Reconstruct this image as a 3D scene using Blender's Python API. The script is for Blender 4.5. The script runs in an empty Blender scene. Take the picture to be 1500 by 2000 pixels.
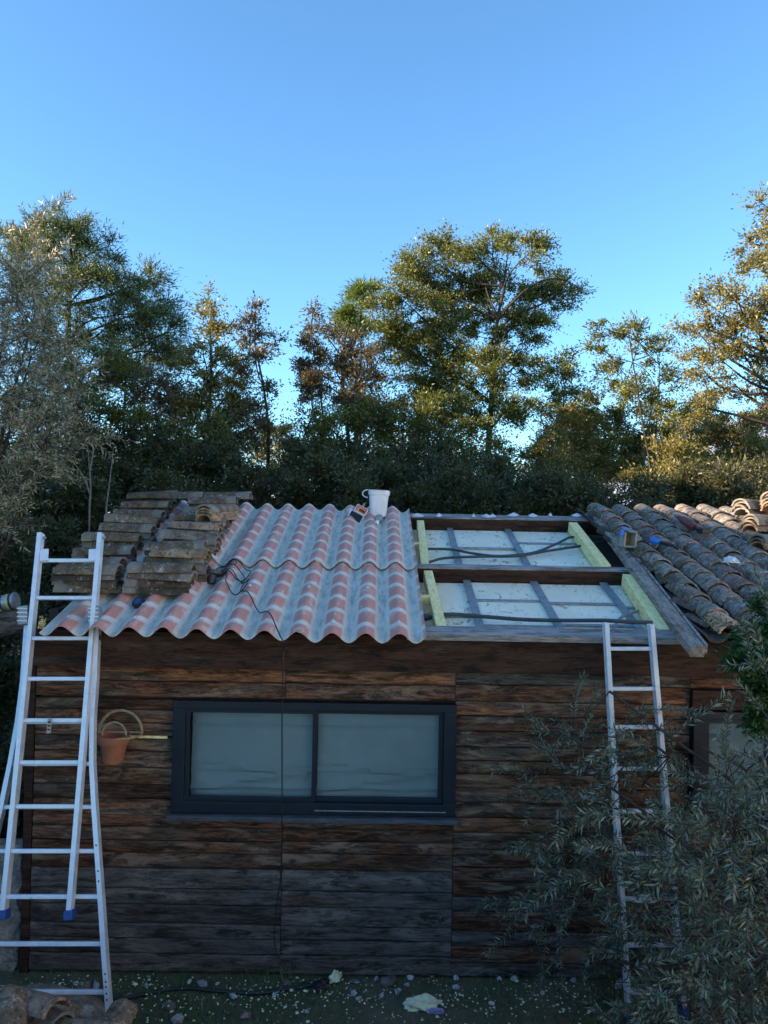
import bpy, math, random
import numpy as np
from mathutils import Vector, Matrix
random.seed(7)
rng = np.random.default_rng(11)
R = math.radians
sc = bpy.context.scene
col = sc.collection

# ------------------------------------------------------------------ camera
F_PX, CX, CY = 1500.0, 750.0, 1000.0            # photograph is 1500 x 2000
CAM = Vector((0.0, -5.3, 3.08))
PITCH, ROLL, YAW = R(1.0), R(1.05), R(0.5)
fw = Vector((math.sin(YAW) * math.cos(PITCH), math.cos(YAW) * math.cos(PITCH), math.sin(PITCH)))
r0 = Vector((math.cos(YAW), -math.sin(YAW), 0))
u0 = r0.cross(fw)
ri = r0 * math.cos(ROLL) + u0 * math.sin(ROLL)
ui = u0 * math.cos(ROLL) - r0 * math.sin(ROLL)
cam = bpy.data.cameras.new('camera')
cam.sensor_fit = 'VERTICAL'
cam.sensor_height = 34.6
cam.lens = 34.6 * F_PX / 2000.0
cam.clip_start = 0.05
cam.clip_end = 9000
cam_o = bpy.data.objects.new('camera', cam)
col.objects.link(cam_o)
m = Matrix((ri, ui, -fw)).transposed().to_4x4()
m.translation = CAM
cam_o.matrix_world = m
sc.camera = cam_o

# ------------------------------------------------------------------ light
SUN_EL = R(18)
SUN_AZ = Vector((-0.95, -0.20, 0)).normalized()      # horizontal direction towards the sun
SUN = Vector((SUN_AZ.x * math.cos(SUN_EL), SUN_AZ.y * math.cos(SUN_EL), math.sin(SUN_EL)))
world = bpy.data.worlds.new('World')
sc.world = world
world.use_nodes = True
wn = world.node_tree.nodes
wl = world.node_tree.links
wn.clear()
sky = wn.new('ShaderNodeTexSky')
sky.sky_type = 'NISHITA'
sky.sun_disc = False
sky.sun_elevation = SUN_EL
sky.sun_rotation = math.atan2(SUN_AZ.x, SUN_AZ.y)
sky.altitude = 200
sky.air_density = 1.0
sky.dust_density = 0.0
sky.ozone_density = 2.6
bg = wn.new('ShaderNodeBackground')
bg.inputs['Strength'].default_value = 0.15
wo = wn.new('ShaderNodeOutputWorld')
tint = wn.new('ShaderNodeMix'); tint.data_type = 'RGBA'; tint.blend_type = 'MULTIPLY'
tint.inputs[0].default_value = 1.0; tint.inputs[7].default_value = (0.54, 0.755, 0.86, 1)
wl.new(sky.outputs[0], tint.inputs[6])
wl.new(tint.outputs[2], bg.inputs['Color'])
wl.new(bg.outputs[0], wo.inputs['Surface'])
sun = bpy.data.lights.new('sun', 'SUN')
sun.energy = 5.0
sun.angle = R(0.5)
sun.color = (1.0, 0.80, 0.56)
sun_o = bpy.data.objects.new('sun', sun)
sun_o.rotation_euler = SUN.to_track_quat('Z', 'Y').to_euler()
col.objects.link(sun_o)
sc.view_settings.view_transform = 'Standard'
sc.view_settings.look = 'None'
sc.view_settings.exposure = 1.55
sc.view_settings.gamma = 1
sc.view_settings.use_curve_mapping = False

# ------------------------------------------------------------------ geometry of the place
def ray(px, py):
    return (fw * F_PX + ri * (px - CX) + ui * (CY - py)).normalized()
def hit(px, py, p, n):
    d = ray(px, py)
    return CAM + d * ((Vector(p) - CAM).dot(Vector(n)) / d.dot(Vector(n)))
def atY(px, py, Y):                                  # point at depth Y
    return hit(px, py, (0, Y, 0), (0, 1, 0))
def gnd(px, py, z=0.0):
    return hit(px, py, (0, 0, z), (0, 0, 1))
TH = R(16.0)
YE, ZE = -0.20, 2.38
CT, ST = math.cos(TH), math.sin(TH)
def RP(X, t, h=0.0):                                 # roof coordinates: across, up the slope, above it
    return Vector((X, YE + t * CT - h * ST, ZE + t * ST + h * CT))
RN = Vector((0, -ST, CT))
def onroof(px, py, h=0.0):
    return hit(px, py, RP(0, 0, h), RN)
def rt(px, py, h=0.0):
    p = onroof(px, py, h)
    return p.x, (p - RP(0, 0, h)).dot(Vector((0, CT, ST)))
ROOF_ROT = Matrix.Rotation(TH, 3, 'X')

# ------------------------------------------------------------------ object helpers
ORG = {}
def link(o, parent=None):
    col.objects.link(o)
    if parent is not None:
        o.parent = parent
    return o
def props(o, label=None, cat=None, group=None, kind=None):
    if label: o['label'] = label
    if cat: o['category'] = cat
    if group: o['group'] = group
    if kind: o['kind'] = kind
    return o
def empty(name, loc, label=None, cat=None, group=None):
    o = bpy.data.objects.new(name, None)
    o.empty_display_size = 0.1
    o.location = loc
    link(o)
    ORG[o.name] = Vector(loc)
    return props(o, label, cat, group)
def mesh_np(name, V, Fq, mat, smooth=False, attr=None):
    """fast mesh of equal sized polygons from arrays"""
    me = bpy.data.meshes.new(name)
    V = np.asarray(V, dtype=np.float32); Fq = np.asarray(Fq, dtype=np.int32)
    k = Fq.shape[1]
    me.vertices.add(len(V)); me.vertices.foreach_set('co', V.ravel())
    me.loops.add(Fq.size); me.loops.foreach_set('vertex_index', Fq.ravel())
    me.polygons.add(len(Fq)); me.polygons.foreach_set('loop_start', np.arange(0, Fq.size, k, dtype=np.int32))
    me.update(calc_edges=True)
    if attr is not None:
        a = me.attributes.new('tint', 'FLOAT', 'POINT')
        a.data.foreach_set('value', np.asarray(attr, dtype=np.float32))
    if smooth:
        me.polygons.foreach_set('use_smooth', np.ones(len(Fq), dtype=bool))
    me.materials.append(mat)
    return me
class MB:
    def __init__(s):
        s.v = []; s.f = []; s.uv = None
    def add(s, vs, fs):
        n = len(s.v)
        s.v += [tuple(v) for v in vs]
        s.f += [tuple(i + n for i in f) for f in fs]
        return s
    def box(s, c, size, rot=None, taper=None):
        c = Vector(c); hx, hy, hz = size[0] / 2, size[1] / 2, size[2] / 2
        vs = []
        for z in (-1, 1):
            k = 1.0 if (taper is None or z < 0) else taper
            for x, y in ((-1, -1), (1, -1), (1, 1), (-1, 1)):
                p = Vector((x * hx * k, y * hy * k, z * hz))
                if rot is not None: p = rot @ p
                vs.append(c + p)
        return s.add(vs, [(3, 2, 1, 0), (4, 5, 6, 7), (0, 1, 5, 4), (1, 2, 6, 5), (2, 3, 7, 6), (3, 0, 4, 7)])
    def beam(s, a, b, w, h, up=(0, 0, 1)):               # rectangular bar from a to b
        a = Vector(a); b = Vector(b); d = (b - a); L = d.length; d.normalize()
        sx = d.cross(Vector(up)).normalized(); uz = sx.cross(d).normalized()
        rot = Matrix((sx, d, uz)).transposed()
        return s.box((a + b) / 2, (w, L, h), rot)
    def tube(s, pts, rad, n=6, cap=True):
        pts = [Vector(p) for p in pts]
        if not hasattr(rad, '__len__'): rad = [rad] * len(pts)
        rings = []
        ref = Vector((0.13, 0.2, 1)).normalized()
        for i, p in enumerate(pts):
            d = (pts[min(i + 1, len(pts) - 1)] - pts[max(i - 1, 0)])
            if d.length < 1e-9: d = Vector((0, 0, 1))
            d.normalize()
            if abs(d.dot(ref)) > 0.95: ref = Vector((1, 0.1, 0.1)).normalized()
            a = d.cross(ref).normalized(); b = a.cross(d).normalized()
            ref = b if abs(b.dot(ref)) > 0.1 else ref
            rings.append([p + (a * math.cos(2 * math.pi * k / n) + b * math.sin(2 * math.pi * k / n)) * rad[i] for k in range(n)])
        vs = [v for r_ in rings for v in r_]
        fs = [(i * n + k, i * n + (k + 1) % n, (i + 1) * n + (k + 1) % n, (i + 1) * n + k) for i in range(len(pts) - 1) for k in range(n)]
        if cap:
            fs.append(tuple(range(n - 1, -1, -1)))
            fs.append(tuple((len(pts) - 1) * n + k for k in range(n)))
        return s.add(vs, fs)
    def lathe(s, prof, n=20, c=(0, 0, 0), rot=None, sq=1.0):
        c = Vector(c); vs = []
        for r_, z in prof:
            for k in range(n):
                a = 2 * math.pi * k / n
                ca, sa = math.cos(a), math.sin(a)
                if sq != 1.0:
                    e = sq
                    ca = math.copysign(abs(ca) ** e, ca); sa = math.copysign(abs(sa) ** e, sa)
                p = Vector((r_ * ca, r_ * sa, z))
                if rot is not None: p = rot @ p
                vs.append(c + p)
        fs = [(i * n + k, i * n + (k + 1) % n, (i + 1) * n + (k + 1) % n, (i + 1) * n + k) for i in range(len(prof) - 1) for k in range(n)]
        return s.add(vs, fs)
    def build(s, name, mat, parent=None, smooth=False, bevel=0, origin=None):
        me = bpy.data.meshes.new(name)
        off = ORG.get(parent.name, Vector()) if parent is not None else Vector()
        if origin is not None: off_o = Vector(origin)
        else: off_o = off
        me.from_pydata([tuple(Vector(v) - off_o) for v in s.v], [], s.f)
        me.update()
        me.materials.append(mat)
        if smooth:
            me.polygons.foreach_set('use_smooth', np.ones(len(me.polygons), dtype=bool))
        o = bpy.data.objects.new(name, me)
        link(o, parent)
        if origin is not None: o.location = off_o - off
        ORG[o.name] = off_o
        if bevel:
            b = o.modifiers.new('bevel', 'BEVEL'); b.width = bevel; b.segments = 2; b.limit_method = 'ANGLE'
        if smooth and len(me.polygons) < 4000:
            try:
                me.set_sharp_from_angle(angle=R(40))
            except Exception: pass
        return o
def copy_tree(o, parent=None):
    c = o.copy(); col.objects.link(c)
    if parent is not None: c.parent = parent
    for ch in list(o.children): copy_tree(ch, c)
    return c

# ------------------------------------------------------------------ materials
class NT:
    def __init__(s, name):
        s.m = bpy.data.materials.new(name); s.m.use_nodes = True
        s.t = s.m.node_tree; s.t.nodes.clear()
        s.out = s.n('OutputMaterial')
    def n(s, typ, **kw):
        nd = s.t.nodes.new('ShaderNode' + typ)
        for k, v in kw.items(): setattr(nd, k, v)
        return nd
    def l(s, a, b): s.t.links.new(a, b)
    def val(s, sock, v):
        if hasattr(v, 'is_output'): s.l(v, sock)
        elif isinstance(v, (tuple, list)) and len(v) == 3 and sock.type == 'RGBA': sock.default_value = (*v, 1)
        else: sock.default_value = v
    def math(s, op, a, b=None, c=None, clamp=False):
        nd = s.n('Math', operation=op, use_clamp=clamp)
        for i, x in enumerate((a, b, c)):
            if x is not None: s.val(nd.inputs[i], x)
        return nd.outputs[0]
    def step(s, x, lo, hi, a=0.0, b=1.0):
        nd = s.n('MapRange', interpolation_type='SMOOTHSTEP')
        for k, v in (('Value', x), ('From Min', lo), ('From Max', hi), ('To Min', a), ('To Max', b)): s.val(nd.inputs[k], v)
        return nd.outputs[0]
    def mix(s, f, a, b, mode='MIX'):
        nd = s.n('Mix', data_type='RGBA', blend_type=mode)
        s.val(nd.inputs[0], f); s.val(nd.inputs[6], a); s.val(nd.inputs[7], b)
        return nd.outputs[2]
    def coords(s, stretch=(1, 1, 1), rand=True, kind='Object'):
        tc = s.n('TexCoord')
        mp = s.n('Mapping')
        s.l(tc.outputs[kind], mp.inputs['Vector'])
        mp.inputs['Scale'].default_value = stretch
        if rand:
            oi = s.n('ObjectInfo')
            k = s.math('MULTIPLY', oi.outputs['Random'], 37.0)
            cb = s.n('CombineXYZ')
            for i in range(3): s.l(k, cb.inputs[i])
            s.l(cb.outputs[0], mp.inputs['Location'])
        return mp.outputs[0]
    def noise(s, vec, scale, detail=6, rough=0.6, dist=0.0):
        nd = s.n('TexNoise'); s.l(vec, nd.inputs['Vector'])
        nd.inputs['Scale'].default_value = scale; nd.inputs['Detail'].default_value = detail
        nd.inputs['Roughness'].default_value = rough; nd.inputs['Distortion'].default_value = dist
        return nd.outputs[0]
    def ramp(s, x, stops):
        nd = s.n('ValToRGB'); el = nd.color_ramp.elements
        while len(el) < len(stops): el.new(0.5)
        for e, (p, c) in zip(el, stops):
            e.position = p; e.color = (*c, 1) if len(c) == 3 else c
        s.l(x, nd.inputs[0])
        return nd.outputs[0]
    def bsdf(s, colr, rough=0.7, bump=None, bdist=0.01, bstr=0.6, metal=0.0, spec=0.4, **kw):
        b = s.n('BsdfPrincipled')
        s.val(b.inputs['Base Color'], colr); s.val(b.inputs['Roughness'], rough); s.val(b.inputs['Metallic'], metal)
        s.val(b.inputs['Specular IOR Level'], spec)
        for k, v in kw.items(): s.val(b.inputs[k.replace('_', ' ')], v)
        if bump is not None:
            bp = s.n('Bump'); s.l(bump, bp.inputs['Height'])
            bp.inputs['Distance'].default_value = bdist; bp.inputs['Strength'].default_value = bstr
            s.l(bp.outputs[0], b.inputs['Normal'])
        s.l(b.outputs[0], s.out.inputs['Surface'])
        return b

def simple(name, colr, rough=0.6, metal=0.0, var=0.25, scale=12, bump=0.2, bdist=0.003, spec=0.4, stretch=(1, 1, 1), objcol=False, **kw):
    t = NT(name); v = t.coords(stretch)
    n1 = t.noise(v, scale, 7, 0.65); n2 = t.noise(v, scale * 5, 4, 0.6)
    f = t.math('ADD', t.math('MULTIPLY', n1, 0.7), t.math('MULTIPLY', n2, 0.3))
    dark = tuple(c * (1 - var * 1.6) for c in colr); lite = tuple(min(1, c * (1 + var)) for c in colr)
    c = t.ramp(f, [(0.32, dark), (0.68, lite)])
    if objcol:
        c = t.mix(1.0, c, t.n('ObjectInfo').outputs['Color'], 'MULTIPLY')
    t.bsdf(c, t.step(n1, 0.3, 0.7, rough * 0.85, min(1, rough * 1.15)), f, bdist, bump, metal, spec, **kw)
    return t.m

def wood(name, light, dark, grey, grey_amt=0.45, rough=0.85, bstr=1.0, flakes=None, axis='X', scale=1.0, ring=True, spec=0.25, rot=0.8):
    st = {'X': (1.0, 9.0, 9.0), 'Y': (9.0, 1.0, 9.0), 'Z': (9.0, 9.0, 1.0)}[axis]
    t = NT(name)
    v = t.coords(tuple(q * scale for q in st)); w = t.coords((scale, scale * 4.5, scale * 4.5) if axis == 'X' else (scale * 5, scale * .8, scale * 5))
    grain = t.noise(v, 3.5, 10, 0.72, 0.6)
    fine = t.noise(v, 14, 6, 0.7, 0.2)
    big = t.noise(w, 1.8, 5, 0.6)
    big2 = t.noise(w, 3.2, 8, 0.72, 0.5)
    g = t.math('ADD', t.math('MULTIPLY', grain, 0.6), t.math('MULTIPLY', fine, 0.4))
    c = t.ramp(g, [(0.38, tuple(x * 0.25 for x in dark)), (0.48, dark), (0.58, light)])
    c = t.mix(1.0, c, t.n('ObjectInfo').outputs['Color'], 'MULTIPLY')
    gm = t.step(big, 0.62 - grey_amt * 0.4, 0.75 - grey_amt * 0.3)
    cg = t.mix(t.step(g, 0.35, 0.6), tuple(x * 0.25 for x in grey), grey)
    c = t.mix(t.math('MULTIPLY', gm, 0.8), c, cg)
    # black rot streaks
    c = t.mix(t.math('MULTIPLY', t.step(big2, 0.50, 0.62), rot), c, tuple(x * 0.18 for x in dark))
    if flakes:
        fl = t.math('MULTIPLY', t.step(t.noise(w, 2.2, 12, 0.80, 0.7), 0.51, 0.56), t.math('MULTIPLY', t.step(big, 0.40, 0.58), 0.8))
        c = t.mix(fl, c, flakes)
    # knots
    if ring:
        vo = t.n('TexVoronoi', feature='F1'); kv = t.coords((1.0, 1.6, 1.6)); t.l(kv, vo.inputs['Vector']); vo.inputs['Scale'].default_value = 3.0
        vo.inputs['Randomness'].default_value = 1.0
        d = vo.outputs['Distance']
        kn = t.step(d, 0.035, 0.10, 1.0, 0.0)
        rings = t.math('SINE', t.math('MULTIPLY', d, 260.0))
        c = t.mix(t.math('MULTIPLY', kn, 0.8), c, tuple(x * 0.22 for x in dark))
        halo = t.math('MULTIPLY', t.step(d, 0.08, 0.17, 1.0, 0.0), t.step(rings, -0.2, 0.8))
        c = t.mix(t.math('MULTIPLY', halo, 0.35), c, tuple(x * 0.4 for x in dark))
    t.bsdf(c, t.step(g, 0.3, 0.7, rough, rough * 0.8), t.math('SUBTRACT', g, t.math('MULTIPLY', big2, 0.5)), 0.012, bstr, 0.0, spec)
    return t.m

MAT = {}
MAT['plank'] = wood('weathered_plank', (0.205, 0.092, 0.046), (0.058, 0.027, 0.015), (0.12, 0.095, 0.075), 0.42, flakes=(0.26, 0.17, 0.11))
MAT['plank_grey'] = wood('silvered_plank', (0.115, 0.090, 0.074), (0.045, 0.035, 0.028), (0.135, 0.12, 0.108), 0.75, flakes=(0.21, 0.18, 0.155))
MAT['fascia'] = wood('dark_brown_beam', (0.065, 0.030, 0.018), (0.038, 0.017, 0.010), (0.09, 0.06, 0.045), 0.15, bstr=0.4, ring=False)
MAT['beam_top'] = wood('weathered_beam', (0.24, 0.18, 0.14), (0.12, 0.085, 0.065), (0.38, 0.38, 0.38), 0.9, bstr=0.6, ring=False, rot=0.45)
MAT['board'] = wood('old_grey_board', (0.32, 0.24, 0.18), (0.20, 0.15, 0.115), (0.38, 0.33, 0.29), 0.9, axis='Y', bstr=0.6, ring=False, rot=0.3)
MAT['log'] = wood('old_log', (0.20, 0.15, 0.11), (0.09, 0.06, 0.045), (0.22, 0.21, 0.20), 0.7, bstr=1.3, ring=False)

def new_wood():
    t = NT('new_yellow_timber'); v = t.coords((7, 1, 7)); g = t.noise(v, 6, 6, 0.6, 0.4); st = t.noise(t.coords((1, 1, 1)), 30, 4, 0.6)
    c = t.ramp(g, [(0.3, (0.66, 0.53, 0.18)), (0.5, (0.86, 0.72, 0.33)), (0.7, (0.93, 0.82, 0.44))])
    c = t.mix(t.math('MULTIPLY', t.step(st, 0.58, 0.72), 0.5), c, (0.30, 0.33, 0.14))
    t.bsdf(c, 0.75, g, 0.004, 0.4); return t.m
MAT['new_wood'] = new_wood()

def tile_mat(name, base, red=0.3, lich=0.55):
    t = NT(name); v = t.coords((1, 1, 1))
    sepv = t.n('SeparateXYZ'); t.l(t.coords((1, 1, 1), rand=False), sepv.inputs[0]); a = t.noise(v, 9, 8, 0.7); b = t.noise(v, 34, 8, 0.75); c_ = t.noise(v, 4.0, 4, 0.6); d = t.noise(v, 70, 5, 0.7)
    c = t.ramp(a, [(0.30, tuple(x * 0.35 for x in base)), (0.5, base), (0.7, tuple(min(1, x * 1.5) for x in base))])
    c = t.mix(t.math('MULTIPLY', t.step(c_, 0.50, 0.62), red), c, (0.24, 0.10, 0.06))
    c = t.mix(1.0, c, t.n('ObjectInfo').outputs['Color'], 'MULTIPLY')
    c = t.mix(t.math('MULTIPLY', t.step(b, 0.50, 0.60), 0.8), c, (0.045, 0.042, 0.038))
    l = t.math('MULTIPLY', t.step(t.noise(v, 22, 9, 0.8, 0.5), 0.53, 0.60), t.step(a, 0.60 - lich * 0.3, 0.60))
    c = t.mix(t.math('MULTIPLY', l, 0.85), c, (0.42, 0.43, 0.42))
    c = t.mix(t.math('MULTIPLY', t.step(t.noise(v, 13, 6, 0.7, 1), 0.62, 0.68), 0.6), c, (0.23, 0.19, 0.07))
    sp = t.n('TexVoronoi', feature='F1'); t.l(v, sp.inputs['Vector']); sp.inputs['Scale'].default_value = 26
    c = t.mix(t.math('MULTIPLY', t.step(sp.outputs['Distance'], 0.10, 0.17, 1, 0), t.math('MULTIPLY', t.step(c_, 0.48, 0.55), min(1, lich * 1.4 - .2))), c, (0.50, 0.50, 0.47))
    if name == 'lichened_clay_tile':
        en = t.step(t.math('ADD', sepv.outputs[1], t.math('MULTIPLY', t.math('SUBTRACT', a, 0.5), 0.12)), 0.07, 0.10, 1, 0)
        c = t.mix(t.math('MULTIPLY', en, 0.5), c, (0.30, 0.27, 0.23))
    h = t.math('ADD', t.math('MULTIPLY', b, 0.6), t.math('MULTIPLY', d, 0.4))
    t.bsdf(c, 0.92, h, 0.008, 0.9, 0, 0.2); return t.m
MAT['tile'] = tile_mat('lichened_clay_tile', (0.17, 0.135, 0.095), 0.2)
MAT['tile_grey'] = tile_mat('grey_roof_tile', (0.23, 0.195, 0.16), 0.3, 0.9)
MAT['tile_channel'] = tile_mat('mossy_channel_tile', (0.08, 0.07, 0.06), 0.3, 0.2)
MAT['tile_pale'] = tile_mat('fresher_clay_tile', (0.30, 0.21, 0.15), 0.3, 0.2)

def sheet_mat():
    t = NT('tile_print_fibre_sheet')
    uvn = t.n('UVMap'); sep = t.n('SeparateXYZ'); t.l(uvn.outputs[0], sep.inputs[0])
    u, vv = sep.outputs[0], sep.outputs[1]
    v = t.coords((1, 1, 1), rand=False)
    n1 = t.noise(v, 7, 7, 0.7); n2 = t.noise(v, 28, 7, 0.75); n3 = t.noise(t.coords((6, 1, 1), rand=False), 6, 6, 0.7)
    cosu = t.math('COSINE', t.math('MULTIPLY', u, 2 * math.pi))
    jit = t.math('MULTIPLY', t.math('SUBTRACT', n2, 0.5), 0.5)
    crest = t.step(t.math('ADD', cosu, jit), -0.40, 0.10)
    soft = t.step(t.math('ADD', cosu, jit), -0.9, 0.5)
    # bands are bowed down the sides of each wave
    row = t.math('FRACT', t.math('ADD', vv, t.math('MULTIPLY', t.math('SUBTRACT', 1.0, cosu), -0.10)))
    rj = t.math('ADD', row, t.math('MULTIPLY', t.math('SUBTRACT', n2, 0.5), 0.12))
    red_row = t.math('MULTIPLY', t.step(rj, 0.0, 0.07), t.step(rj, 0.70, 0.84, 1.0, 0.0))
    red = t.math('MULTIPLY', crest, red_row)
    cellv = t.n('CombineXYZ'); t.l(t.math('FLOOR', t.math('ADD', u, 0.5)), cellv.inputs[0]); t.l(t.math('FLOOR', vv), cellv.inputs[1])
    wnz = t.n('TexWhiteNoise', noise_dimensions='3D'); t.l(cellv.outputs[0], wnz.inputs['Vector'])
    fade = t.math('ADD', 0.74, t.math('MULTIPLY', wnz.outputs[0], 0.26))
    redc = t.ramp(t.math('ADD', t.math('MULTIPLY', wnz.outputs[0], 0.55), t.math('MULTIPLY', n3, 0.45)), [(0.15, (0.50, 0.125, 0.09)), (0.5, (0.57, 0.19, 0.14)), (0.85, (0.62, 0.29, 0.23))])
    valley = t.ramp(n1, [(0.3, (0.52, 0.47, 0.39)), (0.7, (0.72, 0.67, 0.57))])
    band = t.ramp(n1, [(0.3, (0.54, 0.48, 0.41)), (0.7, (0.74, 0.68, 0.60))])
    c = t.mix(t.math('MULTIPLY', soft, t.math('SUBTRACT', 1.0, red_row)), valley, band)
    c = t.mix(t.math('MULTIPLY', crest, 0.0), c, band)
    wear = t.math('MULTIPLY', t.step(t.math('ADD', t.math('MULTIPLY', n1, .5), t.math('MULTIPLY', n3, .5)), 0.50, 0.64), 0.55)
    c = t.mix(t.math('MULTIPLY', t.math('MULTIPLY', red, fade), t.math('SUBTRACT', 1.0, wear)), c, redc)
    c = t.mix(t.math('MULTIPLY', t.step(n2, 0.63, 0.72), 0.5), c, (0.62, 0.61, 0.58))
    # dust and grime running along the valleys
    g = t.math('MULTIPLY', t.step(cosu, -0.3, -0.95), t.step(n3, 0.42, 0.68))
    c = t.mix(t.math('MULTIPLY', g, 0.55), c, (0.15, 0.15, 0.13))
    c = t.mix(t.math('MULTIPLY', t.step(t.noise(v, 60, 3, 0.6), 0.70, 0.74), 0.8), c, (0.05, 0.05, 0.05))
    h = t.math('ADD', t.math('MULTIPLY', red_row, 0.6), t.math('MULTIPLY', n2, 0.25))
    t.bsdf(c, 0.62, h, 0.004, 0.6, 0, 0.35); return t.m
MAT['sheet'] = sheet_mat()

def panel_mat():
    t = NT('dirty_white_insulation_panel'); v = t.coords((1, 1, 1))
    n1 = t.noise(v, 3, 5, 0.6); n2 = t.noise(v, 24, 8, 0.75, 0.8); n3 = t.noise(t.coords((2, 1, 1)), 9, 8, 0.75, 1.0)
    c = t.ramp(n1, [(0.3, (0.72, 0.68, 0.52)), (0.7, (0.86, 0.83, 0.68))])
    c = t.mix(t.math('MULTIPLY', t.step(n3, 0.53, 0.63), t.step(n1, 0.40, 0.52)), c, (0.26, 0.22, 0.14))
    c = t.mix(t.math('MULTIPLY', t.step(n2, 0.62, 0.66), 0.85), c, (0.10, 0.09, 0.07))
    t.bsdf(c, 0.6, n2, 0.002, 0.3); return t.m
MAT['panel'] = panel_mat()
MAT['alu'] = simple('brushed_aluminium', (0.62, 0.66, 0.72), 0.42, 0.35, 0.12, 30, 0.1, 0.001, 0.5)
def alu_marked():
    t = NT('worn_aluminium'); v = t.coords((1, 1, 1)); n = t.noise(v, 14, 7, 0.7); n2 = t.noise(v, 55, 5, 0.7)
    c = t.ramp(n, [(0.3, (0.52, 0.56, 0.62)), (0.7, (0.74, 0.78, 0.84))])
    c = t.mix(t.math('MULTIPLY', t.step(n2, 0.66, 0.72), 0.7), c, (0.16, 0.15, 0.14))
    c = t.mix(t.math('MULTIPLY', t.step(n, 0.63, 0.72), 0.5), c, (0.40, 0.38, 0.34))
    t.bsdf(c, t.step(n, 0.3, 0.7, 0.38, 0.6), n2, 0.001, 0.2, 0.35); return t.m
MAT['alu'] = alu_marked()
MAT['steel_strip'] = simple('dull_zinc_strip', (0.26, 0.29, 0.31), 0.5, 0.3, 0.35, 18, 0.3)
MAT['blue_plastic'] = simple('dark_blue_plastic', (0.02, 0.07, 0.26), 0.5, 0, 0.2)
MAT['bright_blue'] = simple('bright_blue_plastic', (0.02, 0.17, 0.62), 0.4, 0, 0.2)
MAT['black_rubber'] = simple('black_rubber', (0.018, 0.019, 0.022), 0.45, 0, 0.3)
MAT['hose'] = simple('grey_black_hose', (0.05, 0.055, 0.06), 0.5, 0, 0.3)
MAT['grey_hose'] = simple('pale_grey_conduit', (0.22, 0.23, 0.24), 0.5, 0, 0.3)
MAT['frame'] = simple('anthracite_aluminium', (0.007, 0.012, 0.021), 0.45, 0.1, 0.12, 8, 0.05)
MAT['white_plastic'] = simple('white_bucket_plastic', (0.74, 0.76, 0.80), 0.4, 0, 0.06, 8, 0.05)
MAT['clear_plastic'] = simple('cloudy_plastic', (0.55, 0.58, 0.62), 0.25, 0, 0.15)
MAT['orange'] = simple('orange_printed_label', (0.62, 0.13, 0.04), 0.5, 0, 0.25, 25)
MAT['red_plastic'] = simple('red_tool_plastic', (0.17, 0.03, 0.025), 0.45, 0, 0.3)
MAT['terracotta'] = simple('terracotta', (0.32, 0.115, 0.062), 0.85, 0, 0.18, 9, 0.2)
MAT['wicker'] = simple('pale_wicker', (0.34, 0.26, 0.16), 0.8, 0, 0.4, 60, 0.5, 0.004)
MAT['cream'] = simple('cream_card', (0.32, 0.30, 0.25), 0.7, 0, 0.15, 20)
MAT['brown_card'] = simple('brown_card', (0.26, 0.14, 0.06), 0.8, 0, 0.25, 20)
MAT['foam'] = simple('pale_yellow_foam', (0.72, 0.76, 0.52), 0.8, 0, 0.12, 15, 0.5, 0.01)
MAT['lilac'] = simple('lilac_wrapper', (0.30, 0.26, 0.50), 0.4, 0, 0.4, 30)
MAT['stone'] = simple('pale_rubble', (0.42, 0.43, 0.44), 0.9, 0, 0.3, 14, 0.8, 0.01, objcol=True)
MAT['shard'] = simple('dull_tile_shard', (0.22, 0.18, 0.14), 0.9, 0, 0.4, 14, 0.8, 0.01, objcol=True)
MAT['render'] = simple('rough_cement_render', (0.30, 0.27, 0.22), 0.95, 0, 0.5, 9, 1.0, 0.05)
MAT['mortar'] = simple('white_mortar_splash', (0.62, 0.64, 0.66), 0.9, 0, 0.2, 20, 0.6, 0.01)
MAT['bark'] = simple('bark', (0.075, 0.06, 0.048), 0.95, 0, 0.5, 7, 1.0, 0.02, 0.1, (3, 3, 1))
MAT['bark_pale'] = simple('pale_bark', (0.27, 0.23, 0.18), 0.95, 0, 0.4, 9, 0.8, 0.01, 0.1, (3, 3, 1))
MAT['can'] = simple('paint_can_metal', (0.30, 0.34, 0.40), 0.35, 0.5, 0.2)
MAT['yellow'] = simple('yellow_print', (0.62, 0.50, 0.05), 0.5, 0, 0.1)
MAT['plaster'] = simple('ochre_blocker_render', (0.42, 0.36, 0.27), 0.9, 0, 0.12, 3, 0.2)
MAT['sill'] = simple('weathered_dark_sill', (0.075, 0.085, 0.10), 0.8, 0, 0.5, 6, 0.6, 0.006, 0.3, (1, 6, 6))
MAT['whitewash'] = simple('white_bounce_render', (0.78, 0.74, 0.66), 0.9, 0, 0.05, 3, 0.2)
MAT['paving'] = simple('pale_bounce_paving', (0.50, 0.46, 0.38), 0.9, 0, 0.15, 3, 0.2)
MAT['dark_inside'] = simple('dark_lining_board', (0.05, 0.04, 0.035), 0.9, 0, 0.3, 5)

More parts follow.
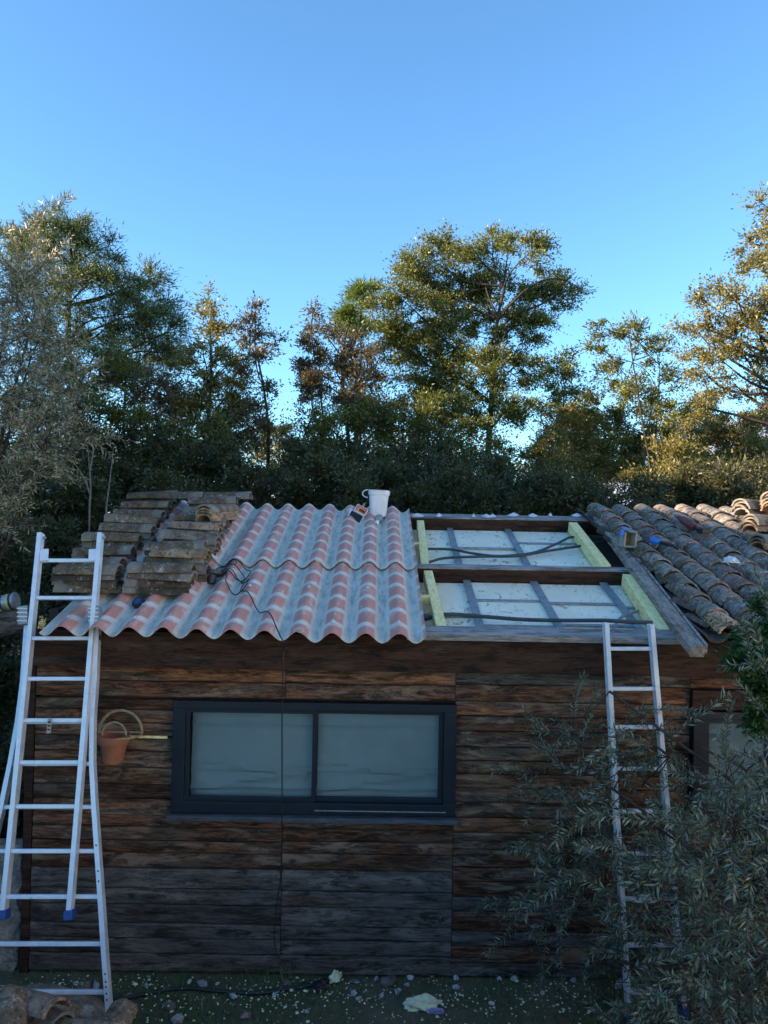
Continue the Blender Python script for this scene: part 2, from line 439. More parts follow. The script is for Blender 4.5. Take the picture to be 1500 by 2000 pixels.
def glass_mat():
    t = NT('window_glass'); b = t.n('BsdfPrincipled')
    gl = t.n('BsdfGlossy'); gl.inputs['Roughness'].default_value = 0.03; gl.inputs['Color'].default_value = (0.9, 0.95, 1, 1)
    tr = t.n('BsdfTransparent'); tr.inputs['Color'].default_value = (0.84, 0.87, 0.88, 1)
    fr = t.n('Fresnel'); fr.inputs['IOR'].default_value = 1.5
    mx = t.n('MixShader'); t.l(fr.outputs[0], mx.inputs[0]); t.l(tr.outputs[0], mx.inputs[1]); t.l(gl.outputs[0], mx.inputs[2])
    t.t.nodes.remove(b); t.l(mx.outputs[0], t.out.inputs['Surface']); return t.m
MAT['glass'] = glass_mat()
MAT['blind'] = simple('grey_roller_blind', (0.52, 0.56, 0.55), 0.8, 0, 0.12, 1.2, 0.1, 0.01, 0.2)

def foliage(name, dark, light, back=None, trans=0.38, gloss=0.5):
    t = NT(name)
    at = t.n('Attribute', attribute_name='tint')
    v = t.coords((1, 1, 1), rand=False)
    n = t.noise(v, 0.9, 3, 0.5)
    f = t.math('ADD', t.math('MULTIPLY', at.outputs['Fac'], 0.7), t.math('MULTIPLY', n, 0.3))
    c = t.ramp(f, [(0.15, dark), (0.85, light)])
    c2 = c
    if back is not None:
        geo = t.n('NewGeometry'); c2 = t.mix(geo.outputs['Backfacing'], c, back)
    d = t.n('BsdfPrincipled'); t.l(c2, d.inputs['Base Color']); d.inputs['Roughness'].default_value = 0.42
    d.inputs['Specular IOR Level'].default_value = gloss
    tl = t.n('BsdfTranslucent'); t.l(t.mix(1.0, c, (1.0, 1.0, 0.6), 'MULTIPLY'), tl.inputs['Color'])
    mx = t.n('MixShader'); mx.inputs[0].default_value = trans
    t.l(d.outputs[0], mx.inputs[1]); t.l(tl.outputs[0], mx.inputs[2]); t.l(mx.outputs[0], t.out.inputs['Surface'])
    return t.m
MAT['oak'] = foliage('holm_oak_leaf', (0.045, 0.055, 0.016), (0.30, 0.30, 0.07))
MAT['oak_gold'] = foliage('golden_oak_leaf', (0.09, 0.08, 0.025), (0.42, 0.35, 0.11))
MAT['oak_red'] = foliage('russet_leaf', (0.07, 0.06, 0.033), (0.28, 0.20, 0.11))
MAT['pine'] = foliage('pine_needle', (0.05, 0.07, 0.025), (0.22, 0.25, 0.09))
MAT['lime'] = foliage('bright_pine_needle', (0.08, 0.12, 0.03), (0.24, 0.30, 0.07))
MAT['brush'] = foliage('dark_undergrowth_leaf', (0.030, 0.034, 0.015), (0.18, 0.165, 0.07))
MAT['olive'] = foliage('olive_leaf', (0.022, 0.038, 0.020), (0.105, 0.135, 0.075), (0.16, 0.185, 0.135), 0.12)
MAT['olive_pale'] = foliage('silver_olive_leaf', (0.08, 0.08, 0.04), (0.27, 0.245, 0.14), (0.34, 0.31, 0.21), 0.25)
MAT['shrub'] = foliage('green_shrub_leaf', (0.010, 0.035, 0.010), (0.05, 0.125, 0.025), None, 0.25)
MAT['grass'] = foliage('grass_blade', (0.04, 0.08, 0.025), (0.14, 0.21, 0.07), None, 0.3)

def ground_mat():
    t = NT('soil_and_litter'); v = t.coords((1, 1, 1), rand=False)
    a = t.noise(v, 1.2, 8, 0.7); b = t.noise(v, 14, 8, 0.75)
    c = t.ramp(a, [(0.35, (0.09, 0.12, 0.05)), (0.55, (0.13, 0.13, 0.08)), (0.7, (0.20, 0.18, 0.13))])
    c = t.mix(t.math('MULTIPLY', t.step(b, 0.55, 0.65), 0.6), c, (0.12, 0.11, 0.09))
    t.bsdf(c, 0.95, b, 0.03, 1.0, 0, 0.2); return t.m
MAT['ground'] = ground_mat()
MAT['hill'] = simple('haze_blue_hill', (0.30, 0.36, 0.48), 0.95, 0, 0.25, 0.01, 0.2, 3, 0.1)  # distance haze is put into the blue of this base colour

#@@STRUCTURE
# ------------------------------------------------------------------ ground and hills
gm = MB()
ring = [0, 2, 4, 6, 9, 14, 25, 60, 200, 900, 5000]
xs = sorted(set([-r_ for r_ in ring] + ring)); ys = xs
def gz(x, y):
    d = math.hypot(x, y)
    if d < 9 or d > 300: return 0.0
    return 0.0
idx = {}
for j, y in enumerate(ys):
    for i, x in enumerate(xs):
        idx[i, j] = len(gm.v); gm.v.append((x, y, gz(x, y)))
for j in range(len(ys) - 1):
    for i in range(len(xs) - 1):
        gm.f.append((idx[i, j], idx[i + 1, j], idx[i + 1, j + 1], idx[i, j + 1]))
props(gm.build('ground', MAT['ground']), kind='structure')
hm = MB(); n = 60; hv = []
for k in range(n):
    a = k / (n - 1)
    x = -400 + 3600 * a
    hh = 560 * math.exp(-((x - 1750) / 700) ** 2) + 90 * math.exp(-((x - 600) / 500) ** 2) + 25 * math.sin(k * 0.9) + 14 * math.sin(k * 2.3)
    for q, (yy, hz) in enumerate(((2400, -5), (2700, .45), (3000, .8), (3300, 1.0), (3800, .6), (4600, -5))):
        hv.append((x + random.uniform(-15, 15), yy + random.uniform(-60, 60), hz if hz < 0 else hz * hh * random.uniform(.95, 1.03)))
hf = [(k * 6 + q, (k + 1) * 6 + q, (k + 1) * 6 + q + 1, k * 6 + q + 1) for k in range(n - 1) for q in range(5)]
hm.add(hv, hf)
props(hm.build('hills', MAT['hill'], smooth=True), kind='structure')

# unseen house added at the left to block the sun: its roof line throws the shade over the yard
hs = empty('sun_blocker_house', (-12, -1, 0), 'unseen ochre house added left of the yard to shade the shed', 'house')
def block(y0, y1, eave, ridge, e0=0.4, e1=0.4):
    h = MB(); h.box((-12.5, (y0 + y1) / 2, eave / 2), (7, y1 - y0, eave)); h.build('wall', MAT['plaster'], hs)
    h = MB(); h.add([(-16.4, y0 - e0, eave), (-8.6, y0 - e0, eave), (-8.6, y1 + e1, eave), (-16.4, y1 + e1, eave), (-12.5, y0 - e0, ridge), (-12.5, y1 + e1, ridge)],
                    [(3, 2, 1, 0), (0, 4, 5, 3), (1, 2, 5, 4), (0, 1, 4), (2, 3, 5)]); h.build('roof', MAT['tile_pale'], hs)
block(-7.0, 4.0, 7.0, 8.4); block(4.005, 10.5, 8.4, 9.9, 0.0)
for y in (-5.2, -2.6, 0.2, 2.6, 6, 8.6):
    for z in (1.5, 4.3):
        w = MB(); w.box((-8.985, y, z), (0.05, 1.0, 1.3)); wf = w.build('window', MAT['frame'], hs)
        w = MB(); w.box((-8.95, y, z), (0.02, 0.84, 1.14)); w.build('pane', MAT['glass'], wf)

# unseen pale house added on the right to bounce the low sun
hb = empty('bounce_house', (10, -9, 0), 'unseen long white house added on the right to bounce warm light', 'house')
h = MB(); h.box((11.5, -10, 3.6), (6, 15, 7.2)); h.build('wall', MAT['whitewash'], hb)
h = MB(); h.add([(8.1, -18, 7.2), (15, -18, 7.2), (15, -2.1, 7.2), (8.1, -2.1, 7.2), (11.5, -18, 8.6), (11.5, -2.1, 8.6)], [(3, 2, 1, 0), (0, 4, 5, 3), (1, 2, 5, 4), (0, 1, 4), (2, 3, 5)]); h.build('roof', MAT['tile_pale'], hb)
for y in (-15, -11, -7, -4):
    for z in (1.6, 4.8):
        w = MB(); w.box((8.49, y, z), (0.05, 1.1, 1.4)); wf = w.build('window', MAT['frame'], hb)
        w = MB(); w.box((8.455, y, z), (0.02, 0.94, 1.24)); w.build('pane', MAT['glass'], wf)
h = MB(); h.box((0, -8.5, 0.02), (16.8, 13.4, 0.04)); props(h.build('bounce_patio', MAT['paving']), kind='structure')  # pale paving added out of view to bounce sunlight onto the shed

N = 9000
hp_ = np.stack([rng.uniform(-7, 7.5, N), -3.9 + rng.uniform(-.42, .42, N), rng.uniform(.1, 1.3, N)], 1)
BLOCK_HEDGE = (hp_, rng.normal(size=(N, 3)), rng.uniform(.06, .10, N), rng.uniform(.04, .06, N))
# ------------------------------------------------------------------ the shed
shed = empty('wooden_shed', (0, 0, 0), 'weathered wooden plank shed with its roof half stripped for re-covering', 'shed')
XL = atY(66, 1600, 0).x
XR = 4.6
def wz(px, py): return atY(px, py, 0).z
# structural shell (kept just behind the planks)
wl_ = MB(); wl_.box(((XL + XR) / 2 + 0.02, 0.06, 1.16), (XR - XL - 0.06, 0.04, 2.24))
for X in (XL + 0.06, XR - 0.06): wl_.box((X, 1.4, 1.25), (0.06, 2.6, 2.4))
wl_.box(((XL + XR) / 2, 2.72, 1.4), (XR - XL - 0.06, 0.05, 2.7))
wl_.build('wall', MAT['dark_inside'], shed)
wallpart = [o for o in shed.children][0]

def plank(x0, x1, z0, z1, grey=0, tone=None, thick=0.035, seed=None):
    """one board of the wall: uneven edges, slightly cupped, standing proud by its own amount"""
    L = x1 - x0; n = max(3, int(L / 0.16))
    out = random.uniform(0.0, 0.007)
    mb = MB(); vs = []
    ph = random.uniform(0, 9)
    for i in range(n + 1):
        x = x0 + 0.002 + (L - 0.004) * i / n
        wob = 0.005 * math.sin(x * 5 + ph) + random.uniform(-0.003, 0.003)
        wob2 = 0.005 * math.sin(x * 4 + ph * 2) + random.uniform(-0.003, 0.003)
        a, b = z0 + 0.001 + abs(wob) * 0.5, z1 - 0.001 - abs(wob2) * 0.5
        yf = -0.0 - thick + 0.02 - out + random.uniform(-0.002, 0.002)
        vs += [(x, 0.035, a), (x, yf + 0.006, a), (x, yf, a + 0.006), (x, yf - 0.003, (a + b) / 2), (x, yf, b - 0.006), (x, yf + 0.006, b), (x, 0.035, b)]
    fs = [(i * 7 + k, (i + 1) * 7 + k, (i + 1) * 7 + k + 1, i * 7 + k + 1) for i in range(n) for k in range(6)]
    fs += [tuple(range(6, -1, -1)), tuple(n * 7 + k for k in range(7))]
    mb.add(vs, fs)
    o = mb.build('plank', MAT['plank_grey'] if random.random() < grey else MAT['plank'], wallpart, smooth=True)
    t = (tone or random.choice([0.6, 0.75, 0.9, 1.0, 1.15, 1.35]) * random.uniform(.92, 1.08))
    o.color = (t * random.uniform(.95, 1.15), t, t * random.uniform(.85, 1.05), 1)
    return o
XJ = [XL, atY(549, 1800, 0).x, atY(885, 1600, 0).x, atY(1344, 1500, 0).x, XR]
def row(xa, xb, ys_, px, greyf):
    for a, b in zip(ys_[:-1], ys_[1:]):
        plank(xa, xb, wz(px, b), wz(px, a), greyf(a))
WX0, WX1 = atY(340, 1500, 0).x, atY(889, 1500, 0).x
# above the window
for a, b in ((1297, 1336), (1336, 1367)):
    plank(XL, XJ[1] + 0.0, wz(700, b), wz(700, a), 0.0, 1.6 if a == 1297 else 1.2)
    plank(XJ[1], XJ[2], wz(700, b), wz(700, a), 0.0, 1.9 if a == 1297 else 1.1)
row(XL, WX0, [1363, 1384, 1410, 1435, 1465, 1497, 1530, 1558, 1590], 200, lambda y: 0.0)
ylow = [1597, 1619, 1643, 1667, 1699, 1740, 1771, 1809, 1836, 1865, 1902]
gf = lambda y: 0.0 if y < 1690 else 1.0
row(XJ[1], XJ[2], ylow, 700, gf)
row(XL, XJ[1], [1590, 1613, 1640, 1664, 1694, 1733, 1765, 1801, 1830, 1860, 1895], 300, gf)
rr = [1304, 1337, 1370, 1399, 1428, 1459, 1486, 1512, 1539, 1567, 1597, 1626, 1658, 1693, 1721, 1751, 1779, 1818, 1847, 1879, 1906]
for i, (a, b) in enumerate(zip(rr[:-1], rr[1:])):
    tone = {0: 1.5, 2: 1.7}.get(i)
    plank(XJ[2], XJ[3], wz(1000, b), wz(1000, a), 1.0 if i == 0 else (0.0 if a < 1730 else 0.8), tone)
plank(XJ[3], XR, wz(1400, 1345), wz(1400, 1313), 0.2, 1.0)
row(XJ[3], XR, [1600, 1630, 1660, 1693, 1721, 1751, 1779, 1818, 1847, 1879, 1910], 1400, gf)
W2X = atY(1480, 1500, 0).x + 0.9
row(W2X, XR, [1385, 1420, 1450, 1480, 1510, 1540, 1570, 1600], 1400, gf)
lb = MB(); lb.box(((XJ[3] + XR) / 2, -0.02, (wz(1400, 1346) + wz(1400, 1384)) / 2), (XR - XJ[3] - 0.006, 0.07, wz(1400, 1346) - wz(1400, 1384) - 0.004))
lb.build('lintel', MAT['fascia'], shed, bevel=0.004)
# pale split batten by the flower pot
b_ = MB(); pa = atY(240, 1438, -0.035); pb = atY(327, 1440, -0.035); b_.beam(pa, pb, 0.012, 0.016); b_.build('batten', MAT['new_wood'], shed).color = (.7, .7, .7, 1)
# corner post
cp = MB(); cp.box((XL - 0.035, 0.03, 1.1), (0.06, 0.10, 2.2)); o = cp.build('corner_post', MAT['fascia'], shed, bevel=0.006)

def window(x0, x1, z0, z1, mull=True, slim=False):
    f = MB(); T = 0.085; Y0 = -0.045; D = 0.07
    w = x1 - x0
    top = 0.05; bot = 0.078
    f.box(((x0 + x1) / 2, Y0, z1 - top / 2), (w, D, top)); f.box(((x0 + x1) / 2, Y0, z0 + bot / 2), (w, D, bot))
    f.box((x0 + T / 2, Y0, (z0 + z1) / 2), (T, D - 0.004, z1 - z0 - 0.10)); f.box((x1 - T / 2, Y0, (z0 + z1) / 2), (T, D - 0.004, z1 - z0 - 0.10))
    fr = f.build('window', MAT['frame'], shed, bevel=0.003)
    xs_ = [(x0 + T, (x0 + x1) / 2 + 0.012), ((x0 + x1) / 2 - 0.012, x1 - T)] if mull else [(x0 + T, x1 - T)]
    for i, (a, b) in enumerate(xs_):
        yy = -0.052 + 0.022 * i; s = 0.028
        q = MB(); za, zb = z0 + bot, z1 - top
        q.box(((a + b) / 2, yy, zb - s / 2), (b - a, 0.03, s)); q.box(((a + b) / 2, yy, za + s / 2), (b - a, 0.03, s))
        q.box((a + s / 2, yy, (za + zb) / 2), (s, 0.026, zb - za - s * 2)); q.box((b - s / 2, yy, (za + zb) / 2), (s, 0.026, zb - za - s * 2))
        q.build('frame', MAT['frame'], fr, bevel=0.002)
        g = MB(); g.box(((a + b) / 2, yy, (za + zb) / 2), (b - a - 2 * s, 0.004, zb - za - 2 * s)); g.build('pane', MAT['glass'], fr)
        # fabric blind in soft folds, in three drops with hem seams
        bl = MB(); nx, nz = 40, 26; vs = []
        for k in range(nz + 1):
            for m_ in range(nx + 1):
                u_, v_ = m_ / nx, k / nz
                sag = 0.004 * math.sin(9 * u_ + 5 * v_ + i) * (1 - v_) + 0.010 * math.exp(-((v_ - 0.40 + 0.18 * (u_ - .1)) / 0.03) ** 2) * max(0, 1 - 1.5 * abs(u_ - .4)) \
                    + 0.008 * math.exp(-((v_ - 0.10 - 0.2 * u_) / 0.03) ** 2) + (0.006 if abs(v_ - 0.31) < 0.02 or abs(v_ - 0.80) < 0.015 or abs(v_ - .13) < .015 else 0)
                vs.append((a + s + (b - a - 2 * s) * u_, 0.022 - sag * 3.0, za + (zb - za) * v_))
        fs = [(k * (nx + 1) + m_, k * (nx + 1) + m_ + 1, (k + 1) * (nx + 1) + m_ + 1, (k + 1) * (nx + 1) + m_) for k in range(nz) for m_ in range(nx)]
        bl.add(vs, fs); bl.build('blind', MAT['blind'], fr, smooth=True)
    if mull:
        tr = MB(); tr.box(((x0 + x1) / 2 + w * 0.235, Y0 - D / 2 - 0.003, z0 + 0.030), (w * 0.46, 0.006, 0.006)); tr.build('track_lip', MAT['steel_strip'], fr)
    return fr
window(WX0 + 0.003, WX1 - 0.003, wz(615, 1583), wz(615, 1368))
si = MB(); zs = wz(615, 1590); si.box(((WX0 + WX1) / 2, -0.065, zs), (WX1 - WX0 + 0.03, 0.11, 0.032)); si.build('window_sill', MAT['sill'], shed, bevel=0.004)
window(XJ[3] + 0.003, W2X - 0.003, wz(1400, 1598), wz(1400, 1386), mull=False)

# ------------------------------------------------------------------ roof
roof = MB()
XS1 = rt(832, 1253)[0]                                # right edge of the new sheets at the eave
roof.box(RP((XL + XR) / 2, 1.62, -0.20), (XR - XL, 3.0, 0.02), ROOF_ROT)
roof = roof.build('roof', MAT['dark_inside'], shed)
fa = MB(); fy = -0.135
fa.box(((XL + XR) / 2, fy, (2.105 + 2.345) / 2), (XR - XL + 0.1, 0.06, 0.24)); fa.build('fascia', MAT['fascia'], roof, bevel=0.004)
XB0, XB1 = XS1 - 0.25, rt(1375, 1275)[0]              # the open bays
def purlin(t, w=0.10, hgt=0.17, x0=XL, x1=XR, mat='fascia'):
    b = MB(); b.box(RP((x0 + x1) / 2, t, -hgt / 2), (x1 - x0, w, hgt), ROOF_ROT); b.build('purlin', MAT[mat], roof, bevel=0.004)
    c = MB(); c.box(RP((x0 + x1) / 2, t, 0.006), (x1 - x0, w + 0.006, 0.012), ROOF_ROT); return c.build('purlin_top', MAT['beam_top'], roof)
T1 = rt(1000, 1110)[1]; T2 = rt(1000, 1012)[1]
purlin(T1, 0.085, 0.15); purlin(T2, 0.14, 0.15)
eb = MB(); eb.box(RP((XS1 - 0.12 + XB1) / 2, 0.015, -0.014), (XB1 - XS1 + 0.12, 0.14, 0.045), ROOF_ROT); eb.build('eave_board', MAT['beam_top'], roof, bevel=0.003)
# white mortar splashes on the ridge beam
for px, w in ((815, 26), (857, 14), (950, 20), (962, 16), (1003, 26), (1040, 22), (1126, 24), (925, 8), (1075, 8)):
    p = onroof(px, 1007 + random.uniform(-1, 2), 0.016); s = MB(); k = 9; vs = [tuple(p + RN * 0.03)]
    for q in range(k):
        a = 2 * math.pi * q / k; rr_ = random.uniform(.6, 1.1)
        vs.append(tuple(p + Vector((math.cos(a) * w * 0.0028 * rr_, 0, 0)) + Vector((0, CT, ST)) * math.sin(a) * 0.05 * rr_))
    s.add(vs, [(0, q + 1, (q + 1) % k + 1) for q in range(k)]); s.build('mortar_splash', MAT['mortar'], roof, smooth=True)

# insulation panels and zinc strips
HP = -0.115
def rq(px, py, h=HP): return rt(px, py, h)
def slab_quad(name, quad, mat, h0, th, inset=0.0):
    """quad of (X, t) corners, top at height h0"""
    mb = MB(); cx = sum(q[0] for q in quad) / 4; ct = sum(q[1] for q in quad) / 4
    q2 = [(x + (cx - x) * inset, t + (ct - t) * inset) for x, t in quad]
    vs = [RP(x, t, h0 - th) for x, t in q2] + [RP(x, t, h0) for x, t in q2]
    mb.add(vs, [(3, 2, 1, 0), (4, 5, 6, 7), (0, 1, 5, 4), (1, 2, 6, 5), (2, 3, 7, 6), (3, 0, 4, 7)])
    return mb.build(name, mat, roof, bevel=0.003)
# lower bay: strips in X (constant), from the photograph
def bay(tlo, thi, xs_, cuts):
    for i in range(len(xs_) - 1):
        a, b = xs_[i] + 0.003, xs_[i + 1] - 0.003
        cc = [tlo] + cuts[i] + [thi]
        for u, v in zip(cc[:-1], cc[1:]):
            j = lambda s=0.004: random.uniform(-s, s)
            slab_quad('insulation_panel', [(a, u + 0.004), (b, u + 0.004), (b, v - 0.004), (a, v - 0.004)], MAT['panel'], HP + j(0.005), 0.05)
        for c in cuts[i]:
            slab_quad('zinc_strip', [(a + .01, c - 0.018), (b - .01, c - 0.018), (b - .01, c + 0.018), (a + .01, c + 0.018)], MAT['steel_strip'], HP + 0.016 + random.uniform(0, .003), 0.012)
    for x in xs_[1:-1]:
        k = random.uniform(-0.02, 0.02)
        slab_quad('zinc_strip', [(x - 0.03, tlo + 0.0), (x + 0.03, tlo), (x + 0.03 + k, thi), (x - 0.03 + k, thi)], MAT['steel_strip'], HP + 0.022 + random.uniform(0.001, .004), 0.016)
Xa = [rq(926, 1190)[0], rq(1071, 1190)[0], rq(1214, 1190)[0]]
bay(0.10, T1 - 0.05, [XB0, Xa[0], Xa[1], Xa[2], XB1], [[rq(880, 1205)[1]], [rq(990, 1176)[1], rq(990, 1226)[1]], [rq(1120, 1182)[1], rq(1120, 1224)[1]], [rq(1230, 1190)[1]]])
Xb = [rq(885, 1070)[0], rq(1009, 1070)[0], rq(1138, 1070)[0]]
bay(T1 + 0.05, T2 - 0.08, [XB0, Xb[0], Xb[1], Xb[2], XB1], [[], [rq(950, 1073)[1]], [rq(1070, 1064)[1]], [rq(1170, 1075)[1]]])
# new yellow rafters
def rafter(p0, p1, w=0.085, hh=0.09, h=0.0):
    x0, t0 = rt(*p0, h); x1, t1 = rt(*p1, h)
    b = MB(); b.beam(RP(x0, t0, h - hh / 2), RP(x1, t1, h - hh / 2), w, hh, RN); b.build('rafter', MAT['new_wood'], roof, bevel=0.004)
rafter((862, 1222), (836, 1114), 0.072); rafter((830, 1102), (821, 1016), 0.072)
rafter((1296, 1228), (1226, 1121), 0.085, 0.10, 0.012); rafter((1184, 1104), (1119, 1020), 0.085, 0.10, 0.012)
for p, q in (((826, 1163), (846, 1163)), ((808, 1060), (822, 1060))):
    x0, t0 = rt(*p, 0); x1, _ = rt(*q, 0)
    b = MB(); b.box(RP((x0 + x1) / 2 - .03, t0, -0.035), (x1 - x0 + 0.05, 0.045, 0.07), ROOF_ROT); b.build('noggin', MAT['new_wood'], roof, bevel=0.003)
# long old grey boards closing the tiled side
x0, t0 = rt(1362, 1270, 0.05); x1, t1 = rt(1160, 1003, 0.05)
bb = MB(); NB = 16; vs = []
for i in range(NB + 1):
    t = t0 - 0.0 + (t1 - t0 + 0.06) * i / NB; X = x0 + (x1 - x0) * i / NB
    wl0 = 0.040 + random.uniform(-.006, .006); wl1 = 0.046 + random.uniform(-.004, .004)
    z = 0.075 + random.uniform(-.003, .003)
    vs += [RP(X - wl0, t, z - 0.07), RP(X - wl0, t, z - 0.01), RP(X + wl1, t, z), RP(X + wl1, t, z - 0.07)]
fs = [(i * 4 + k, i * 4 + (k + 1) % 4, (i + 1) * 4 + (k + 1) % 4, (i + 1) * 4 + k) for i in range(NB) for k in range(4)] + [(0, 1, 2, 3), tuple(NB * 4 + k for k in (3, 2, 1, 0))]
bb.add(vs, [f[::-1] for f in fs]); bb.build('edge_board', MAT['board'], roof, bevel=0.003)
XE = (x0 + x1) / 2
bb = MB(); bb.beam(RP(x0 + 0.062, t0 + 0.02, 0.05), RP(x1 + 0.062, t1, 0.05), 0.018, 0.06, RN); bb.build('edge_batten', MAT['beam_top'], roof)

# old clay tiles on the right
def tile_mesh(name, L, Ra, Rb, th, arc, mat, n=10, seg=3, jag=0.0):
    """curved clay tile, axis along local Y, crown up; Ra at y=0, Rb at y=L"""
    vs = []; A0 = (math.pi - arc) / 2
    for i in range(seg + 1):
        y = L * i / seg; r_ = Ra + (Rb - Ra) * i / seg
        for k in range(n + 1):
            a = A0 + arc * k / n
            jj = random.uniform(-jag, jag)
            vs.append(((r_) * math.cos(a), y + (jj if i in (0, seg) else 0), (r_) * math.sin(a) * 0.85))
        for k in range(n + 1):
            a = A0 + arc * k / n
            vs.append(((r_ - th) * math.cos(a), y, (r_ - th) * math.sin(a) * 0.85))
    m_ = 2 * (n + 1); fs = []
    for i in range(seg):
        for k in range(n):
            p = i * m_ + k; q = (i + 1) * m_ + k
            fs.append((p, q, q + 1, p + 1)); p += n + 1; q += n + 1; fs.append((p, p + 1, q + 1, q))
        for k, fl in ((0, 0), (n, 1)):
            p = i * m_ + k; q = (i + 1) * m_ + k; p2 = p + n + 1; q2 = q + n + 1
            fs.append((p, p2, q2, q) if not fl else (p, q, q2, p2))
    for k in range(n):
        fs.append((k, k + 1, k + n + 2, k + n + 1)); b = seg * m_; fs.append((b + k, b + k + n + 1, b + k + n + 2, b + k + 1))
    me = bpy.data.meshes.new(name); me.from_pydata(vs, [], fs); me.update(); me.materials.append(mat)
    me.polygons.foreach_set('use_smooth', np.ones(len(fs), dtype=bool)); me.set_sharp_from_angle(angle=R(45))
    return me
covers = [tile_mesh('roof_tile', 0.42, 0.098, 0.082, 0.014, R(165), MAT['tile_grey'], 9, 2, 0.006) for _ in range(4)]
chan = tile_mesh('channel_tile', 0.42, 0.082, 0.098, 0.014, R(150), MAT['tile_channel'], 7, 1)
pitch = 0.232
ncol = 9; ex = 0.262
X0 = XE + 0.20
for c in range(ncol):
    wob = random.uniform(-.008, .008)
    for r_ in range(12):
        t = -0.12 + r_ * ex
        o = bpy.data.objects.new('roof_tile', covers[random.randrange(4)])
        link(o, roof)
        lift = 0.062 + random.uniform(-.004, .006)
        tilt = Matrix.Rotation(TH - R(3.0) + R(random.uniform(-1.2, 1.2)), 4, 'X')
        o.matrix_local = Matrix.Translation(RP(X0 + c * pitch + wob + random.uniform(-.007, .007), t + random.uniform(-.012, .012), lift)) @ Matrix.Rotation(R(random.uniform(-3, 3)), 4, 'Z') @ tilt
        v = random.uniform(0.75, 1.25); w = random.choice([0, 0, 0.15, 0.35])
        o.color = (v * (1 + w * .5), v * (1 - w * 0.05), v * (1 - w * 0.15), 1)
        if random.random() < 0.06: o.color = (2.4, 1.7, 1.2, 1)
    for r_ in range(12):
        t = -0.14 + r_ * ex
        o = bpy.data.objects.new('channel_tile', chan); link(o, roof)
        o.matrix_local = Matrix.Translation(RP(X0 - pitch / 2 + c * pitch, t, 0.088)) @ Matrix.Rotation(TH - R(2.4), 4, 'X') @ Matrix.Rotation(math.pi, 4, 'Y')
for c in (-1,):                                       # broken tiles beside the board
    for r_ in range(11):
        if r_ in (2, 7): continue
        o = bpy.data.objects.new('broken_tile', chan); link(o, roof)
        o.matrix_local = Matrix.Translation(RP(XE + 0.10 + random.uniform(-.02, .02), 0.0 + r_ * 0.27, 0.03 + random.uniform(0, .02))) @ Matrix.Rotation(R(random.uniform(-25, 25)), 4, 'Z') @ Matrix.Rotation(TH, 4, 'X') @ Matrix.Rotation(R(random.uniform(-40, 40)), 4, 'Y') @ Matrix.Diagonal((0.6, 0.5, 0.6, 1))

# new printed fibre-cement sheets, two courses of three
SP = 0.2135; AMP = 0.034
XL1 = rt(75, 1235, 0.05)[0]
xcrest = rt(780, 1232, 0.09)[0]
XR1 = rt(833, 1254, 0.03)[0]
def sheet(xa, xb, ta, tb, h):
    nx = int((xb - xa) / SP * 14); nt = 10
    mb = MB(); vs = []; uvs = []; h += 0.014
    for j in range(nt + 1):
        t = ta + (tb - ta) * j / nt
        for s_ in (0, 1):
            for i in range(nx + 1):
                X = xa + (xb - xa) * i / nx
                ph = (X - xcrest) / SP
                z = AMP * math.cos(2 * math.pi * ph) + 0.003 * math.sin(4 * X + t)
                ed = 0.0
                vs.append(RP(X, t, h + z + ed + 0.035 - 0.006 * s_))
                uvs.append((ph, t / 0.245 + 0.18))
    m_ = nx + 1; fs = []
    idx_ = lambda j, s_, i: (j * 2 + s_) * m_ + i
    for j in range(nt):
        for i in range(nx):
            fs.append((idx_(j, 0, i), idx_(j, 0, i + 1), idx_(j + 1, 0, i + 1), idx_(j + 1, 0, i)))
            fs.append((idx_(j, 1, i + 1), idx_(j, 1, i), idx_(j + 1, 1, i), idx_(j + 1, 1, i + 1)))
        fs.append((idx_(j, 0, 0), idx_(j + 1, 0, 0), idx_(j + 1, 1, 0), idx_(j, 1, 0)))
        fs.append((idx_(j, 0, nx), idx_(j, 1, nx), idx_(j + 1, 1, nx), idx_(j + 1, 0, nx)))
    for i in range(nx):
        fs.append((idx_(0, 0, i + 1), idx_(0, 0, i), idx_(0, 1, i), idx_(0, 1, i + 1)))
        fs.append((idx_(nt, 0, i), idx_(nt, 0, i + 1), idx_(nt, 1, i + 1), idx_(nt, 1, i)))
    mb.add(vs, fs)
    o = mb.build('fibre_cement_sheet', MAT['sheet'], roof, smooth=True)
    ul = o.data.uv_layers.new(name='UVMap')
    li = np.zeros(len(o.data.loops), dtype=np.int32); o.data.loops.foreach_get('vertex_index', li)
    ul.data.foreach_set('uv', np.array(uvs, dtype=np.float32)[li].ravel())
    return o
TT = rt(640, 992, 0.07)[1]; TM = rt(640, 1107, 0.05)[1]; TB = rt(640, 1249, 0.03)[1]
third = (XR1 - XL1) / 3
xc = [XL1, XL1 + third, XL1 + 2 * third, XR1]
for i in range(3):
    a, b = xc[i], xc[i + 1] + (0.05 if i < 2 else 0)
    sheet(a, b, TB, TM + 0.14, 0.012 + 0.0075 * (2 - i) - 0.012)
    sheet(a, b, TM, TT, 0.024 + 0.0075 * (2 - i) - 0.002)
